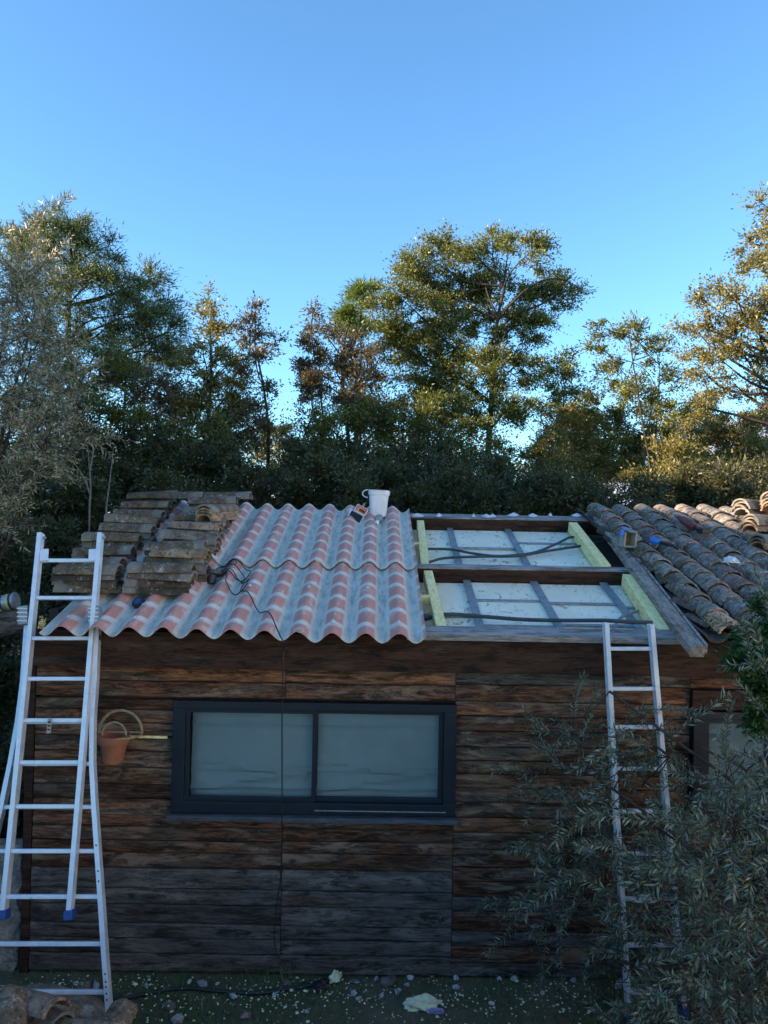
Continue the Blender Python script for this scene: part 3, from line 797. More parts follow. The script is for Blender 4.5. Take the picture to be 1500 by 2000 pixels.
# screws on the crests
sm = MB(); sm.lathe([(0.0001, 0.012), (0.007, 0.010), (0.007, 0.004), (0.014, 0.003), (0.014, 0)], 8)
screw0 = None
for row_t in (TB + 0.13, TB + 0.75, TM + 0.05, TM + 0.62, TT - 0.05):
    for k in range(12):
        X = xcrest - k * SP
        if X < XL1 + 0.05 or (k + int(row_t * 3)) % 2: continue
        if screw0 is None:
            screw0 = sm.build('roofing_screw', MAT['alu'], roof, smooth=True); o = screw0
        else:
            o = screw0.copy(); col.objects.link(o)
        o.matrix_local = Matrix.Translation(RP(X, row_t, 0.024 + AMP + 0.035 + 0.008)) @ Matrix.Rotation(TH, 4, 'X')
#@@OBJECTS
# ------------------------------------------------------------------ stacks of reclaimed tiles on the sheets
stackers = [tile_mesh('clay_tile', 0.45, 0.100, 0.084, 0.019, R(166), MAT['tile'], 9, 3, 0.008) for _ in range(3)] + \
           [tile_mesh('clay_tile', 0.43, 0.095, 0.082, 0.018, R(162), MAT['tile_pale'], 9, 3, 0.010)]
def place_tile(me, M4, label, group, tone=None, name='clay_tile'):
    o = bpy.data.objects.new(name, me); link(o); o.matrix_world = M4
    v = random.uniform(0.7, 1.2) if tone is None else tone
    o.color = (v * 1.06, v * 0.98, v * random.uniform(.78, 1.0), 1)
    return props(o, label, 'tile', group)
SURF = 0.012 + AMP + 0.05
order_words = ['front', 'second', 'third', 'fourth', 'fifth', 'sixth', 'seventh', 'rearmost']
nth = ['lowest one, first', 'second', 'third', 'fourth', 'fifth', 'sixth', 'seventh', 'eighth', 'ninth', 'tenth', 'eleventh']
def stack(px, ytop, t, flip, colname, k, yaw=0.0):
    """px: middle of the stack, ytop: its top edge as seen; t: its place up the slope"""
    Yc = RP(0, t, SURF).y
    ptop = atY(px, ytop + 3, Yc)
    zb = RP(0, t, SURF).z - 0.035; zt = ptop.z - 0.083
    nt = max(2, int(round((zt - zb) / 0.044)) + 1); dz = (zt - zb) / max(1, nt - 1)
    grp = 'tiles stacked in the %s row on the new sheets' % colname
    for i in range(nt):
        Lx = 0.45
        a = yaw + R(random.uniform(-5.5, 5.5))
        s_ = 1 if (flip ^ (random.random() < .12)) else -1
        rotz = Matrix.Rotation(math.pi / 2 * s_ + a, 4, 'Z')
        top = i == nt - 1
        c = Vector((ptop.x - 0.01 + random.uniform(-.022, .022), Yc + random.uniform(-.012, .012), zb + i * dz))
        me = stackers[random.choice([0, 1, 2, 0, 1, 2, 3])]
        M4 = Matrix.Translation(c) @ rotz @ Matrix.Rotation(R(random.uniform(-2.5, 2.5)), 4, 'X') @ Matrix.Translation((0, -Lx / 2, 0))
        if top: lab = 'topmost curved clay tile on the %s stack of the %s row, covered in lichen' % (order_words[k], colname)
        else: lab = 'clay tile %s from the bottom of the %s stack in the %s row' % (nth[i].replace('lowest one, first', 'first'), order_words[k], colname)
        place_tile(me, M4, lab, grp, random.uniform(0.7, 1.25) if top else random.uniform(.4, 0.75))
order_words = ['front', 'second', 'third', 'fourth', 'fifth', 'sixth', 'seventh', 'eighth', 'rearmost']
left_st = [(177, 1097), (183, 1085), (207, 1062), (226, 1036), (250, 1018), (264, 1002), (276, 991), (291, 974), (303, 956)]
right_st = [(317, 1094), (350, 1066), (352, 1052), (374, 1033), (384, 1014), (398, 998), (408, 986), (416, 966), (418, 957)]
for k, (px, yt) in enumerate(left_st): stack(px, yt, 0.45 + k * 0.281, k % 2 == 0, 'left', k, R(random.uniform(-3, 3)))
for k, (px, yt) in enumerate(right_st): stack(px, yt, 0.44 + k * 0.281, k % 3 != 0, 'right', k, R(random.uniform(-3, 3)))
# four nested tiles laid crosswise on top
p = atY(398, 1002, onroof(398, 1018, 0.25).y)
for i in range(4):
    M4 = Matrix.Translation(p + Vector((0.0, 0, -0.085 + i * 0.026))) @ Matrix.Rotation(R(-22), 4, 'Z') @ Matrix.Rotation(R(4), 4, 'X')
    place_tile(stackers[3 if i < 3 else 0], M4, ('uppermost' if i == 3 else ['lowest', 'second lowest', 'third'][i]) + ' of four nested clay tiles pointing forward on top of the right row', 'nested tiles on top of the right row', 1.35)
# tiles lying askew at the far end of the left row
for px, py, a in ((345, 962, 8), (440, 962, -4)):
    q = onroof(px, py, 0.30)
    place_tile(stackers[1], Matrix.Translation(q) @ Matrix.Rotation(math.pi / 2 + R(a), 4, 'Z') @ Matrix.Translation((0, -.25, -0.07)), 'dark tile lying loose on the rearmost tile stack of the %s row' % ('left' if px < 400 else 'right'), 'loose tiles on the stacks', 0.7)

# tiles stacked on the right-hand roof, ends facing the camera
def pile(px, py, Y, n_, yaw, dz=0.03, tone=None, word='left'):
    p = atY(px, py, Y)
    for i in range(n_):
        M4 = Matrix.Translation(p + Vector((random.uniform(-.01, .01), random.uniform(-.02, .02), i * dz))) @ Matrix.Rotation(R(yaw + random.uniform(-3, 3)), 4, 'Z')
        top = i == n_ - 1
        place_tile(stackers[random.choice([0, 1, 3])], M4, ('top clay tile' if top else 'clay tile %s from the bottom' % nth[i].replace('lowest one, first', 'first')) + ' in the %s pile on the right roof' % word, 'tiles piled on the right roof', tone)
Yp = onroof(1450, 1030, 0.1).y
pile(1446, 1008, Yp + .15, 4, -62, tone=0.9, word='rear')
pile(1462, 1040, Yp - 0.25, 4, -68, tone=0.9, word='middle')
pile(1478, 1075, Yp - 0.75, 3, -70, tone=0.9, word='front')
pile(1505, 1000, Yp + .0, 5, -40, tone=1.1, word='sunlit end')

# ------------------------------------------------------------------ ladders
def lad_plane(Ybase, Ytop, ztop, off=0.0):
    d = Vector((0, Ytop - Ybase, ztop)).normalized(); nn = Vector((0, -d.z, d.y))
    return Vector((0, Ybase, 0)) + nn * off, nn
def on(pl, px, py): return hit(px, py, pl[0], pl[1])
lad = empty('extension_ladder', gnd(150, 2060), 'tall aluminium combination ladder with flared base leaning on the roof beside the tile stacks', 'ladder')
PL0 = lad_plane(-1.0, -0.27, 2.38, 0.0)
PL1 = lad_plane(-1.0, -0.27, 2.38, 0.045)
def rail(pl, pts, w, h, parent, name='rail', mat='alu'):
    P_ = [on(pl, *q) for q in pts]
    m_ = MB(); nn = pl[1]
    vs = []
    for i, p_ in enumerate(P_):
        d = (P_[min(i + 1, len(P_) - 1)] - P_[max(i - 1, 0)]).normalized(); s_ = d.cross(nn).normalized()
        # C-channel profile
        for a, b in ((-w / 2, -h / 2), (w / 2, -h / 2), (w / 2, -h / 2 + .004), (-w / 2 + .004, -h / 2 + .004), (-w / 2 + .004, h / 2 - .004), (w / 2, h / 2 - .004), (w / 2, h / 2), (-w / 2, h / 2)):
            vs.append(p_ + s_ * a + nn * b)
    fs = [(i * 8 + k, (i + 1) * 8 + k, (i + 1) * 8 + (k + 1) % 8, i * 8 + (k + 1) % 8) for i in range(len(P_) - 1) for k in range(8)]
    fs += [tuple(range(8)), tuple((len(P_) - 1) * 8 + k for k in range(7, -1, -1))]
    m_.add(vs, fs)
    return m_.build(name, MAT[mat], parent)
rw = 0.028
rail(PL1, [(80, 1042), (8, 1778)], rw, 0.06, lad); rail(PL1, [(197, 1042), (137, 1778)], rw, 0.06, lad)
OL = [(55, 1215), (47, 1330), (37, 1410), (23, 1489), (2, 1590), (-22, 1680), (-48, 1770), (-75, 1860), (-104, 1965), (-130, 2060)]
ORr = [(192, 1215), (187, 1330), (182, 1405), (181, 1489), (186, 1580), (192, 1667), (198, 1751), (204, 1842), (213, 1965), (221, 2060)]
rail(PL0, OL, rw, 0.055, lad); rail(PL0, ORr, rw, 0.055, lad)
def xat(pts, y):
    for (x0_, y0_), (x1_, y1_) in zip(pts[:-1], pts[1:]):
        if y0_ <= y <= y1_: return x0_ + (x1_ - x0_) * (y - y0_) / (y1_ - y0_)
    return pts[-1][0]
IL, IR = [(80, 1042), (8, 1790)], [(197, 1042), (137, 1790)]
def rung(pl, L_, R_, y, parent, dy=0.0):
    a, b = on(pl, xat(L_, y), y), on(pl, xat(R_, y), y)
    m_ = MB(); m_.beam(a, b, 0.025, 0.026, pl[1]); return m_.build('rung', MAT['alu'], parent, bevel=0.004)
for y in (1095, 1168, 1247, 1326, 1407, 1489, 1575, 1662, 1751): rung(PL1, IL, IR, y, lad)
for y in (1410, 1492, 1576, 1662, 1751, 1843, 1937, 2035): rung(PL0, OL, ORr, y, lad)
for x, y in ((8, 1784), (137, 1784)):
    a = on(PL1, x, y - 8); b = on(PL1, x - 1, y + 12); m_ = MB(); m_.beam(a, b, 0.052, 0.075, PL1[1]); m_.build('foot', MAT['blue_plastic'], lad, bevel=0.006)
for L_ in (OL, ORr):
    x, y = L_[0]; x -= 2
    a = on(PL0, x, y - 28); b = on(PL0, x, y + 8); m_ = MB(); m_.beam(a + PL0[1] * 0.03, b + PL0[1] * 0.03, 0.062, 0.085, PL0[1]); br = m_.build('lock_bracket', MAT['steel_strip'], lad, bevel=0.006)
    for k in range(4):
        q = a + (b - a) * (0.15 + 0.22 * k) + PL0[1] * 0.075; m_ = MB(); m_.box(q, (0.066, 0.006, 0.007)); m_.build('tooth', MAT['alu'], br)
    a = on(PL0, x, y + 8); b = on(PL0, x + 1, y + 36); m_ = MB(); m_.beam(a, b, 0.03, 0.04, PL0[1]); m_.build('guide_shoe', MAT['hose'], lad)
for x, s_ in ((80, 1), (197, -1)):
    a = on(PL1, x - 2 + 11 * s_, 1074) + PL1[1] * 0.02; b = on(PL1, x - 3 + 11 * s_, 1097) + PL1[1] * 0.02
    m_ = MB(); m_.beam(a, b, 0.055, 0.012, PL1[1]); m_.build('hook_plate', MAT['alu'], lad, bevel=0.002)
    a = on(PL1, x, 1050); m_ = MB(); m_.tube([a - Vector((0.032, 0, 0)), a + Vector((0.032, 0, 0))], 0.009, 8); m_.build('bolt', MAT['steel_strip'], lad, smooth=True)
a = on(PL1, 100, 1404) + PL1[1] * .02; b = on(PL1, 99, 1433) + PL1[1] * .035
m_ = MB(); m_.beam(a, b, 0.026, 0.002, PL1[1]); tg = m_.build('hang_tag', MAT['cream'], lad)
for k in range(3):
    q = a + (b - a) * (0.25 + 0.25 * k) + PL1[1] * 0.002; m_ = MB(); m_.box(q, (0.016, 0.002, 0.012)); m_.build('tag_print', MAT['black_rubber'], tg)

for y in (1900, 1915, 1925, 1938, 1950, 1700, 1720, 1650):
    q = on(PL0, xat(ORr, y), y) + PL0[1] * 0.0285; m_ = MB(); m_.box(q, (0.008, 0.003, 0.010)); m_.build('slot', MAT['black_rubber'], lad)
lad2 = empty('straight_ladder', gnd(1262, 1972), 'narrow aluminium ladder leaning on the eave behind the olive branches', 'ladder')
g0 = gnd(1226, 1990); PR = lad_plane(g0.y, -0.30, 2.42, 0.0)
RL, RR = [(1183, 1216), (1198, 1500), (1228, 1985)], [(1271, 1219), (1300, 1560), (1336, 1985)]
rail(PR, RL, 0.029, 0.06, lad2); rail(PR, RR, 0.029, 0.06, lad2)
for y in (1267, 1345, 1420, 1501, 1584, 1667, 1755, 1845, 1937): rung(PR, RL, RR, y, lad2)
for x in (1226, 1334):
    a = on(PR, x, 1962); b = on(PR, x + 1, 1990); m_ = MB(); m_.beam(a, b, 0.045, 0.07, PR[1]); m_.build('foot', MAT['blue_plastic'], lad2, bevel=0.006)

# ------------------------------------------------------------------ cables and hoses
def catmull(pts, k=8):
    P_ = [Vector(p) for p in pts]; P_ = [2 * P_[0] - P_[1]] + P_ + [2 * P_[-1] - P_[-2]]; out = []
    for i in range(1, len(P_) - 2):
        for s_ in range(k):
            t = s_ / k; a, b, c, d = P_[i - 1:i + 3]
            out.append(0.5 * ((2 * b) + (c - a) * t + (2 * a - 5 * b + 4 * c - d) * t * t + (3 * b - a - 3 * c + d) * t ** 3))
    out.append(P_[-2]); return out
def hz(X): return SURF + 0.0 + AMP * math.cos(2 * math.pi * (X - xcrest) / SP) - AMP + 0.035
def sheetpt(px, py, lift=0.008):
    p = onroof(px, py, SURF); X, t = rt(px, py, SURF)
    return RP(X, t, SURF - AMP + AMP * math.cos(2 * math.pi * (X - xcrest) / SP) + lift + 0.012)
cab = empty('power_cord', sheetpt(470, 1150), 'black power cord coiled on the red sheets and hanging down past the window', 'cord')
loop = [(427, 1112), (440, 1107), (460, 1106), (474, 1112), (477, 1122), (465, 1124), (448, 1119), (441, 1111), (442, 1099), (455, 1095), (462, 1101), (455, 1106), (430, 1108), (423, 1103), (430, 1098),
        (458, 1096), (480, 1101), (489, 1110), (484, 1121), (474, 1124), (462, 1121), (452, 1115), (432, 1114)]
loop2 = [(430, 1120), (441, 1122), (443, 1130), (441, 1137), (452, 1147), (468, 1152), (480, 1145), (487, 1132), (480, 1134), (470, 1126), (476, 1130), (470, 1145), (471, 1153), (490, 1165), (508, 1186), (523, 1200), (540, 1218), (551, 1236), (555, 1248)]
def smooth_pts(lst, k=4, lift=0.0):
    dd = catmull([Vector((x, y, 0)) for x, y in lst], k)
    return [sheetpt(q.x, q.y, 0.006 + lift + 0.006 * (i % 7) / 7) for i, q in enumerate(dd)]
m_ = MB(); m_.tube(smooth_pts(loop), 0.0042, 5); m_.build('coil', MAT['black_rubber'], cab, smooth=True)
l2 = smooth_pts(loop2)
hang = [l2[-1]] + [atY(x, y, Y) for x, y, Y in ((554, 1262, -.245), (553, 1300, -.24), (551, 1400, -.235), (551, 1500, -.23), (551, 1590, -.22), (550, 1680, -.16), (546, 1730, -.13), (538, 1785, -.12), (536, 1840, -.11), (545, 1870, -.12), (556, 1893, -.15))]
m_ = MB(); m_.tube(l2 + catmull(hang, 5)[1:], 0.0045, 5); m_.build('lead', MAT['black_rubber'], cab, smooth=True)
gc = MB(); gc.tube(catmull([gnd(x, y, 0.02) for x, y in ((200, 1950), (250, 1948), (300, 1938), (360, 1930), (420, 1935), (500, 1940), (560, 1932), (600, 1925), (640, 1918))], 6), 0.011, 6)
props(gc.build('cable', MAT['black_rubber'], smooth=True), 'black cable lying in the grass along the foot of the shed', 'cable')
def hose(pts, r_, label, mat='hose', h=0.0):
    m_ = MB(); P_ = catmull([onroof(x, y, HP + hh) for x, y, hh in pts], 8); m_.tube(P_, r_, 7)
    return props(m_.build('electrical_conduit', MAT[mat], smooth=True), label, 'hose')
hose([(836, 1072, .05), (880, 1073, .05), (925, 1081, .055), (975, 1086, .05), (1040, 1080, .05), (1085, 1063, .06), (1112, 1050, .06), (1128, 1049, .05)], 0.0125, 'black conduit curving up to the right across the upper insulation bay')
hose([(838, 1098, .05), (870, 1090, .05), (940, 1087, .055), (1010, 1086, .05), (1070, 1076, .05), (1110, 1070, .06), (1150, 1064, .05), (1190, 1056, .04)], 0.0125, 'black conduit lying lower and straighter across the upper insulation bay')
hose([(830, 1210, .05), (870, 1200, .06), (940, 1204, .06), (1020, 1210, .06), (1100, 1212, .06), (1180, 1212, .14), (1230, 1215, .15), (1274, 1216, .15)], 0.0145, 'thick black conduit running along the lower bay to the ladder top')
hose([(1192, 1252, .13), (1202, 1222, .10), (1216, 1204, .06), (1250, 1192, .05), (1262, 1184, .04)], 0.0115, 'pale grey conduit bent upward beside the narrow ladder', 'grey_hose')

# ------------------------------------------------------------------ things on the roof
def bucket():
    p = sheetpt(738, 1003, 0.0)
    e = empty('plastic_bucket', p, 'white square plastic bucket standing at the top edge of the sheets', 'bucket')
    rot = Matrix.Rotation(R(2), 3, 'Y')
    k = p.y + 5.3; H = 0.262
    m_ = MB(); m_.lathe([(0.0001, 0.0), (0.076, 0.0), (0.080, 0.006), (0.098, H * 0.86), (0.098, H * 0.87), (0.095, H * 0.87), (0.076, 0.01), (0.0001, 0.008)], 28, p, rot, 0.55); m_.build('body', MAT['white_plastic'], e, smooth=True)
    m_ = MB(); m_.lathe([(0.099, H * 0.82), (0.107, H * 0.83), (0.107, H * 0.985), (0.110, H), (0.096, H), (0.096, H * 0.9)], 28, p, rot, 0.55); m_.build('rim', MAT['white_plastic'], e, smooth=True)
    c = p + Vector((-0.100, -0.01, H * 0.87)); m_ = MB()
    m_.tube([c + Vector((-0.055 * math.sin(a) , -0.0, 0.038 * math.cos(a))) for a in np.linspace(0, math.pi, 14)], 0.006, 6); m_.build('handle', MAT['white_plastic'], e, smooth=True)
    return e
bucket()
# gun tip in front of the bucket
p = sheetpt(740, 1014, 0.0)
e = empty('drill_chuck', p, 'small metal drill chuck with copper bit lying in front of the white bucket', 'tool')
ax = Matrix.Rotation(R(25), 3, 'Y') @ Matrix.Rotation(R(120), 3, 'X')
m_ = MB(); m_.lathe([(0.0001, -0.03), (0.036, -0.03), (0.042, -0.01), (0.040, 0.02), (0.026, 0.045), (0.018, 0.05), (0.018, 0.075), (0.0001, 0.075)], 14, p + Vector((0, 0, 0.045)), ax); m_.build('body', MAT['steel_strip'], e, smooth=True)
m_ = MB(); m_.lathe([(0.0001, 0.07), (0.022, 0.07), (0.024, 0.10), (0.012, 0.115), (0.0001, 0.115)], 10, p + Vector((0, 0, 0.045)), ax); m_.build('collar', MAT['white_plastic'], e, smooth=True)
m_ = MB(); m_.lathe([(0.0001, 0.11), (0.010, 0.11), (0.007, 0.17), (0.0001, 0.18)], 8, p + Vector((0, 0, 0.045)), ax); m_.build('bit', MAT['terracotta'], e, smooth=True)
# screw box
p = sheetpt(699, 1006, 0.05)
e = empty('screw_box', p, 'open black screw box with orange lid label lying tilted left of the bucket', 'box')
rb = Matrix.Rotation(R(28), 3, 'Y') @ Matrix.Rotation(R(52), 3, 'X')
def rbox(c, size, name, mat, par, rot=rb, bev=0.003):
    m_ = MB(); m_.box(p + rot @ Vector(c), size, rot); return m_.build(name, MAT[mat], par, bevel=bev)
rbox((-0.01, -0.045, -0.01), (0.15, 0.115, 0.05), 'tray', 'white_plastic', e, bev=0.012)
rbox((-0.01, -0.045, 0.0135), (0.128, 0.095, 0.008), 'contents', 'black_rubber', e, bev=0.004)
rb2 = Matrix.Rotation(R(28), 3, 'Y') @ Matrix.Rotation(R(66), 3, 'X')
ld = rbox((0.005, 0.055, 0.016), (0.125, 0.085, 0.022), 'lid', 'white_plastic', e, rb2, 0.010)
rbox((0.005, 0.055, 0.0290), (0.108, 0.066, 0.003), 'label', 'orange', ld, rb2, 0.0)
for k, (u, v, w_, h_) in enumerate(((-.008, .014, .07, .012), (0.012, -.010, .06, .020), (-.03, -.012, .014, .01))):
    rbox((0.005 + u, 0.055 + v, 0.0312), (w_, h_, 0.002), 'label_print', ['cream', 'black_rubber', 'yellow'][k], ld, rb2, 0.0)
m_ = MB(); m_.lathe([(0.0001, 0), (0.045, 0), (0.05, 0.07), (0.053, 0.075), (0.046, 0.075)], 18, p + Vector((-0.05, 0.07, 0.0)), Matrix.Rotation(R(-25), 3, 'Y')); m_.build('tub', MAT['clear_plastic'], e, smooth=True)
m_ = MB(); m_.beam(p + Vector((0.02, 0.06, 0.02)), p + Vector((0.062, 0.07, 0.12)), 0.03, 0.02); m_.build('nozzle', MAT['grey_hose'], e, bevel=0.006)
# angle grinder
p = sheetpt(414, 1122, 0.05)
e = empty('angle_grinder', p, 'angle grinder with its disc up, resting against the front right tile stack', 'power tool')
rg = Matrix.Rotation(R(-14), 3, 'X')
m_ = MB(); m_.lathe([(0.0001, 0.030), (0.060, 0.030), (0.066, 0.026), (0.066, 0.020), (0.0001, 0.020)], 24, p, rg); m_.build('disc', MAT['steel_strip'], e, smooth=True)
m_ = MB(); m_.lathe([(0.068, 0.034), (0.072, 0.030), (0.070, 0.004), (0.05, 0.0), (0.0001, 0.0)], 24, p, rg); m_.build('guard', MAT['hose'], e, smooth=True)
m_ = MB(); m_.lathe([(0.0001, 0.0), (0.036, 0.0), (0.036, -0.03), (0.030, -0.065), (0.0001, -0.07)], 16, p + Vector((0.0, -0.005, 0)), rg); m_.build('gear_head', MAT['hose'], e, smooth=True)
m_ = MB(); m_.tube([p + Vector((0.02, 0.02, 0.0)), p + Vector((0.055, 0.03, 0.012)), p + Vector((0.085, 0.05, 0.03)), p + Vector((0.10, 0.06, 0.035))], [0.026, 0.026, 0.020, 0.012], 12); m_.build('handle', MAT['black_rubber'], e, smooth=True)
# tape measure
p = sheetpt(270, 1170, 0.02)
e = empty('tape_measure', p, 'small round black and blue tape measure on a sheet valley before the stacks', 'tape measure')
rr_ = Matrix.Rotation(R(-20), 3, 'Z') @ Matrix.Rotation(R(50), 3, 'X')
m_ = MB(); m_.lathe([(0.0001, -0.018), (0.038, -0.018), (0.042, -0.012), (0.042, 0.012), (0.038, 0.018), (0.0001, 0.018)], 18, p, rr_, 0.85); m_.build('case', MAT['black_rubber'], e, smooth=True)
m_ = MB(); m_.lathe([(0.0001, 0.022), (0.024, 0.022), (0.026, 0.017)], 14, p, rr_); m_.build('badge', MAT['blue_plastic'], e, smooth=True)
m_ = MB(); m_.box(p + rr_ @ Vector((0.048, -0.012, 0)), (0.018, 0.014, 0.02), rr_); m_.build('hook', MAT['alu'], e, bevel=0.002)

# things on the old tiles
p = onroof(1227, 1052, 0.19)
e = empty('small_carton', p, 'small open cream carton with a blue strap wedged between the old tiles', 'carton')
rc = Matrix.Rotation(R(8), 3, 'Z') @ Matrix.Rotation(R(10), 3, 'X')
def cb(c, s_, name, mat, par=e, rot=rc): m_ = MB(); m_.box(p + rot @ Vector(c), s_, rot); return m_.build(name, MAT[mat], par)
W_, H_, D_ = 0.10, 0.12, 0.09
cb((-W_ / 2, 0, 0), (0.012, D_, H_), 'side', 'cream'); cb((W_ / 2, 0, 0), (0.012, D_, H_), 'side', 'cream')
cb((0, 0, -H_ / 2 - .003), (W_ + .012, D_, 0.008), 'base', 'cream'); cb((0, D_ / 2 + .005, 0.002), (W_ + .01, 0.008, H_), 'back', 'brown_card')
cb((0.02, 0.0, H_ / 2 + 0.006), (W_ - .03, D_, 0.008), 'flap', 'cream'); cb((-0.055, -0.01, H_ / 2 + 0.022), (0.08, 0.03, 0.016), 'strap', 'bright_blue', rot=rc @ Matrix.Rotation(R(14), 3, 'Y')); cb((-0.075, -0.02, H_ / 2 - 0.01), (0.03, 0.03, 0.05), 'strap_end', 'bright_blue')
pa, pb = onroof(1262, 1052, 0.20), onroof(1308, 1064, 0.20)
e = empty('wire_brush', pa, 'brush with a bright blue ferrule and black handle lying over the old tiles', 'brush')
d = pb - pa
m_ = MB(); m_.beam(pa - d * 0.1, pa + d * 0.22, 0.07, 0.06); m_.build('bristles', MAT['hose'], e, bevel=0.01)
m_ = MB(); m_.tube([pa + d * 0.2, pa + d * 0.35, pa + d * 0.52, pa + d * 0.6], [0.026, 0.030, 0.024, 0.017], 10); m_.build('ferrule', MAT['bright_blue'], e, smooth=True)
m_ = MB(); m_.tube([pa + d * 0.58, pa + d * 0.9, pb + d * 0.15, pb + d * 0.35 - Vector((0, 0, .02))], [0.016, 0.018, 0.014, 0.010], 8); m_.build('handle', MAT['black_rubber'], e, smooth=True)
pa, pb = onroof(1326, 1010, 0.19), onroof(1356, 1030, 0.19)
e = empty('cordless_drill', (pa + pb) / 2, 'dark red cordless drill lying among the old tiles near the roof top', 'drill'); d = pb - pa
m_ = MB(); m_.tube([pa, pa + d * 0.15, pa + d * 0.3, pa + d * 0.75, pb], [0.018, 0.026, 0.04, 0.042, 0.032], 12); m_.build('body', MAT['red_plastic'], e, smooth=True)
m_ = MB(); m_.tube([pa - d * 0.25, pa - d * 0.2, pa], [0.01, 0.02, 0.022], 10); m_.build('chuck', MAT['steel_strip'], e, smooth=True)
m_ = MB(); m_.beam(pb - d * 0.15, pb - d * 0.05 + Vector((0.03, -0.10, -0.04)), 0.04, 0.035); m_.build('grip', MAT['black_rubber'], e, bevel=0.008)
m_ = MB(); m_.box(pb + Vector((0.035, -0.12, -0.03)), (0.075, 0.11, 0.05)); m_.build('battery', MAT['black_rubber'], e, bevel=0.008)
def chunk(p_, s_, mat, name, label, cat, group=None, flat=0.6, tone=None, seed=0):
    import bmesh
    bm = bmesh.new(); bmesh.ops.create_icosphere(bm, subdivisions=1 if mat in ('stone', 'shard') else 3, radius=1)
    a = Vector((random.random() * 9, random.random() * 9, 3))
    from mathutils import noise
    for v in bm.verts:
        k = 1 + 0.55 * noise.noise(v.co * 1.3 + a) + 0.35 * noise.noise(v.co * 3.1 + a) + 0.15 * noise.noise(v.co * 7 + a)
        v.co = Vector((v.co.x * k * s_[0], v.co.y * k * s_[1], max(-0.3, v.co.z * k) * s_[2]))
    me = bpy.data.meshes.new(name); bm.to_mesh(me); bm.free(); me.materials.append(MAT[mat])
    o = bpy.data.objects.new(name, me); link(o); o.location = p_; o.rotation_euler = (0, 0, random.uniform(0, 6))
    t = tone or random.uniform(.6, 1.3); o.color = (t, t, t * 1.05, 1)
    return props(o, label, cat, group)
chunk(onroof(1428, 1097, 0.17), (0.055, 0.06, 0.03), 'mortar', 'plastic_scrap', 'crumpled white plastic scrap between two old roof tiles', 'scrap')

# ------------------------------------------------------------------ flower pot in its wicker ring
pc = atY(222, 1463, -0.13)
e = empty('hanging_flower_pot', pc, 'empty terracotta flower pot hung in a wicker ring holder on the plank wall', 'flower pot')
k_ = 5.17 / 1500
m_ = MB(); rp = 28 * k_
m_.lathe([(0.0001, -0.085), (rp * 0.66, -0.085), (rp * 0.92, 0.045), (rp * 1.06, 0.047), (rp * 1.10, 0.098), (rp * 1.0, 0.098), (rp * 0.9, 0.04), (0.0001, 0.03)], 28, pc); m_.build('pot', MAT['terracotta'], e, smooth=True)
def ringpts(c, a, b, z, n_=30, a0=0, a1=2 * math.pi): return [c + Vector((a * math.cos(t), b * math.sin(t), z)) for t in np.linspace(a0, a1, n_)]
big = 42 * k_; hc = pc + Vector((8 * k_, 0.02, 0.095))
m_ = MB(); m_.tube(ringpts(hc, big, 0.11, -0.005, 36), 0.007, 6); m_.build('ring', MAT['wicker'], e, smooth=True)
m_ = MB(); m_.tube([hc + Vector((big * math.cos(t), 0.03, 44 * k_ * math.sin(t))) for t in np.linspace(0, math.pi, 28)], 0.0095, 6); m_.build('hoop', MAT['wicker'], e, smooth=True)
m_ = MB(); m_.tube([pc + Vector((1 * k_ + 23 * k_ * math.cos(t), -0.01, 0.095 + 25 * k_ * math.sin(t))) for t in np.linspace(0, math.pi, 22)], 0.008, 6); m_.build('hoop', MAT['wicker'], e, smooth=True)
m_ = MB(); m_.beam(hc + Vector((-big, 0.05, 0)), hc + Vector((big, 0.05, 0)), 0.008, 0.012); m_.build('cross_stick', MAT['wicker'], e)

# ------------------------------------------------------------------ left edge: log, can, rendered wall stub
m_ = MB(); la, lb_ = atY(-90, 1228, 0.05), atY(68, 1208, 0.12)
pts = [la + (lb_ - la) * t for t in np.linspace(0, 1, 9)]
m_.tube([q + Vector((0, 0, random.uniform(-.008, .008))) for q in pts], [0.105, .11, .10, .108, .10, .096, .10, .09, .085], 12)
lg = props(m_.build('log_beam', MAT['log'], smooth=True), 'thick split old log beam joining the left corner of the shed roof', 'log')
ps = MB(); q = lb_; ps.tube([Vector((la.x, 0.1, 0)), Vector((la.x, 0.1, la.z - .08))], 0.08, 10)
props(ps.build('log_post', MAT['log'], smooth=True), 'round log post under the left end of the log beam', 'post')
pa, pb = atY(-14, 1182, 0.02), atY(36, 1172, 0.02)
e = empty('paint_can', (pa + pb) / 2, 'striped blue and yellow paint can lying on the log beam', 'can')
d = (pb - pa)
def ringed(a, b, r_, name, mat, par=e): m_ = MB(); m_.tube([pa + d * a, pa + d * b], r_, 20); return m_.build(name, MAT[mat], par, smooth=True)
ringed(-0.4, 0.86, 0.056, 'body', 'can'); ringed(0.86, 0.92, 0.060, 'rim', 'steel_strip')
for a, b, mt in ((0.0, 0.22, 'bright_blue'), (0.30, 0.36, 'yellow'), (0.40, 0.46, 'black_rubber'), (0.62, 0.68, 'yellow'), (0.72, 0.80, 'black_rubber'), (-0.25, -0.1, 'white_plastic')): ringed(a, b, 0.0572, 'stripe', mt)
m_ = MB(); ct_ = atY(-10, 1770, 0.10); m_.box((XL - 0.55, 0.14, 0.40), (0.95, 0.20, 0.80))
nv = []
import bmesh
bm = bmesh.new(); bmesh.ops.create_grid(bm, x_segments=28, y_segments=28, size=0.5)
from mathutils import noise
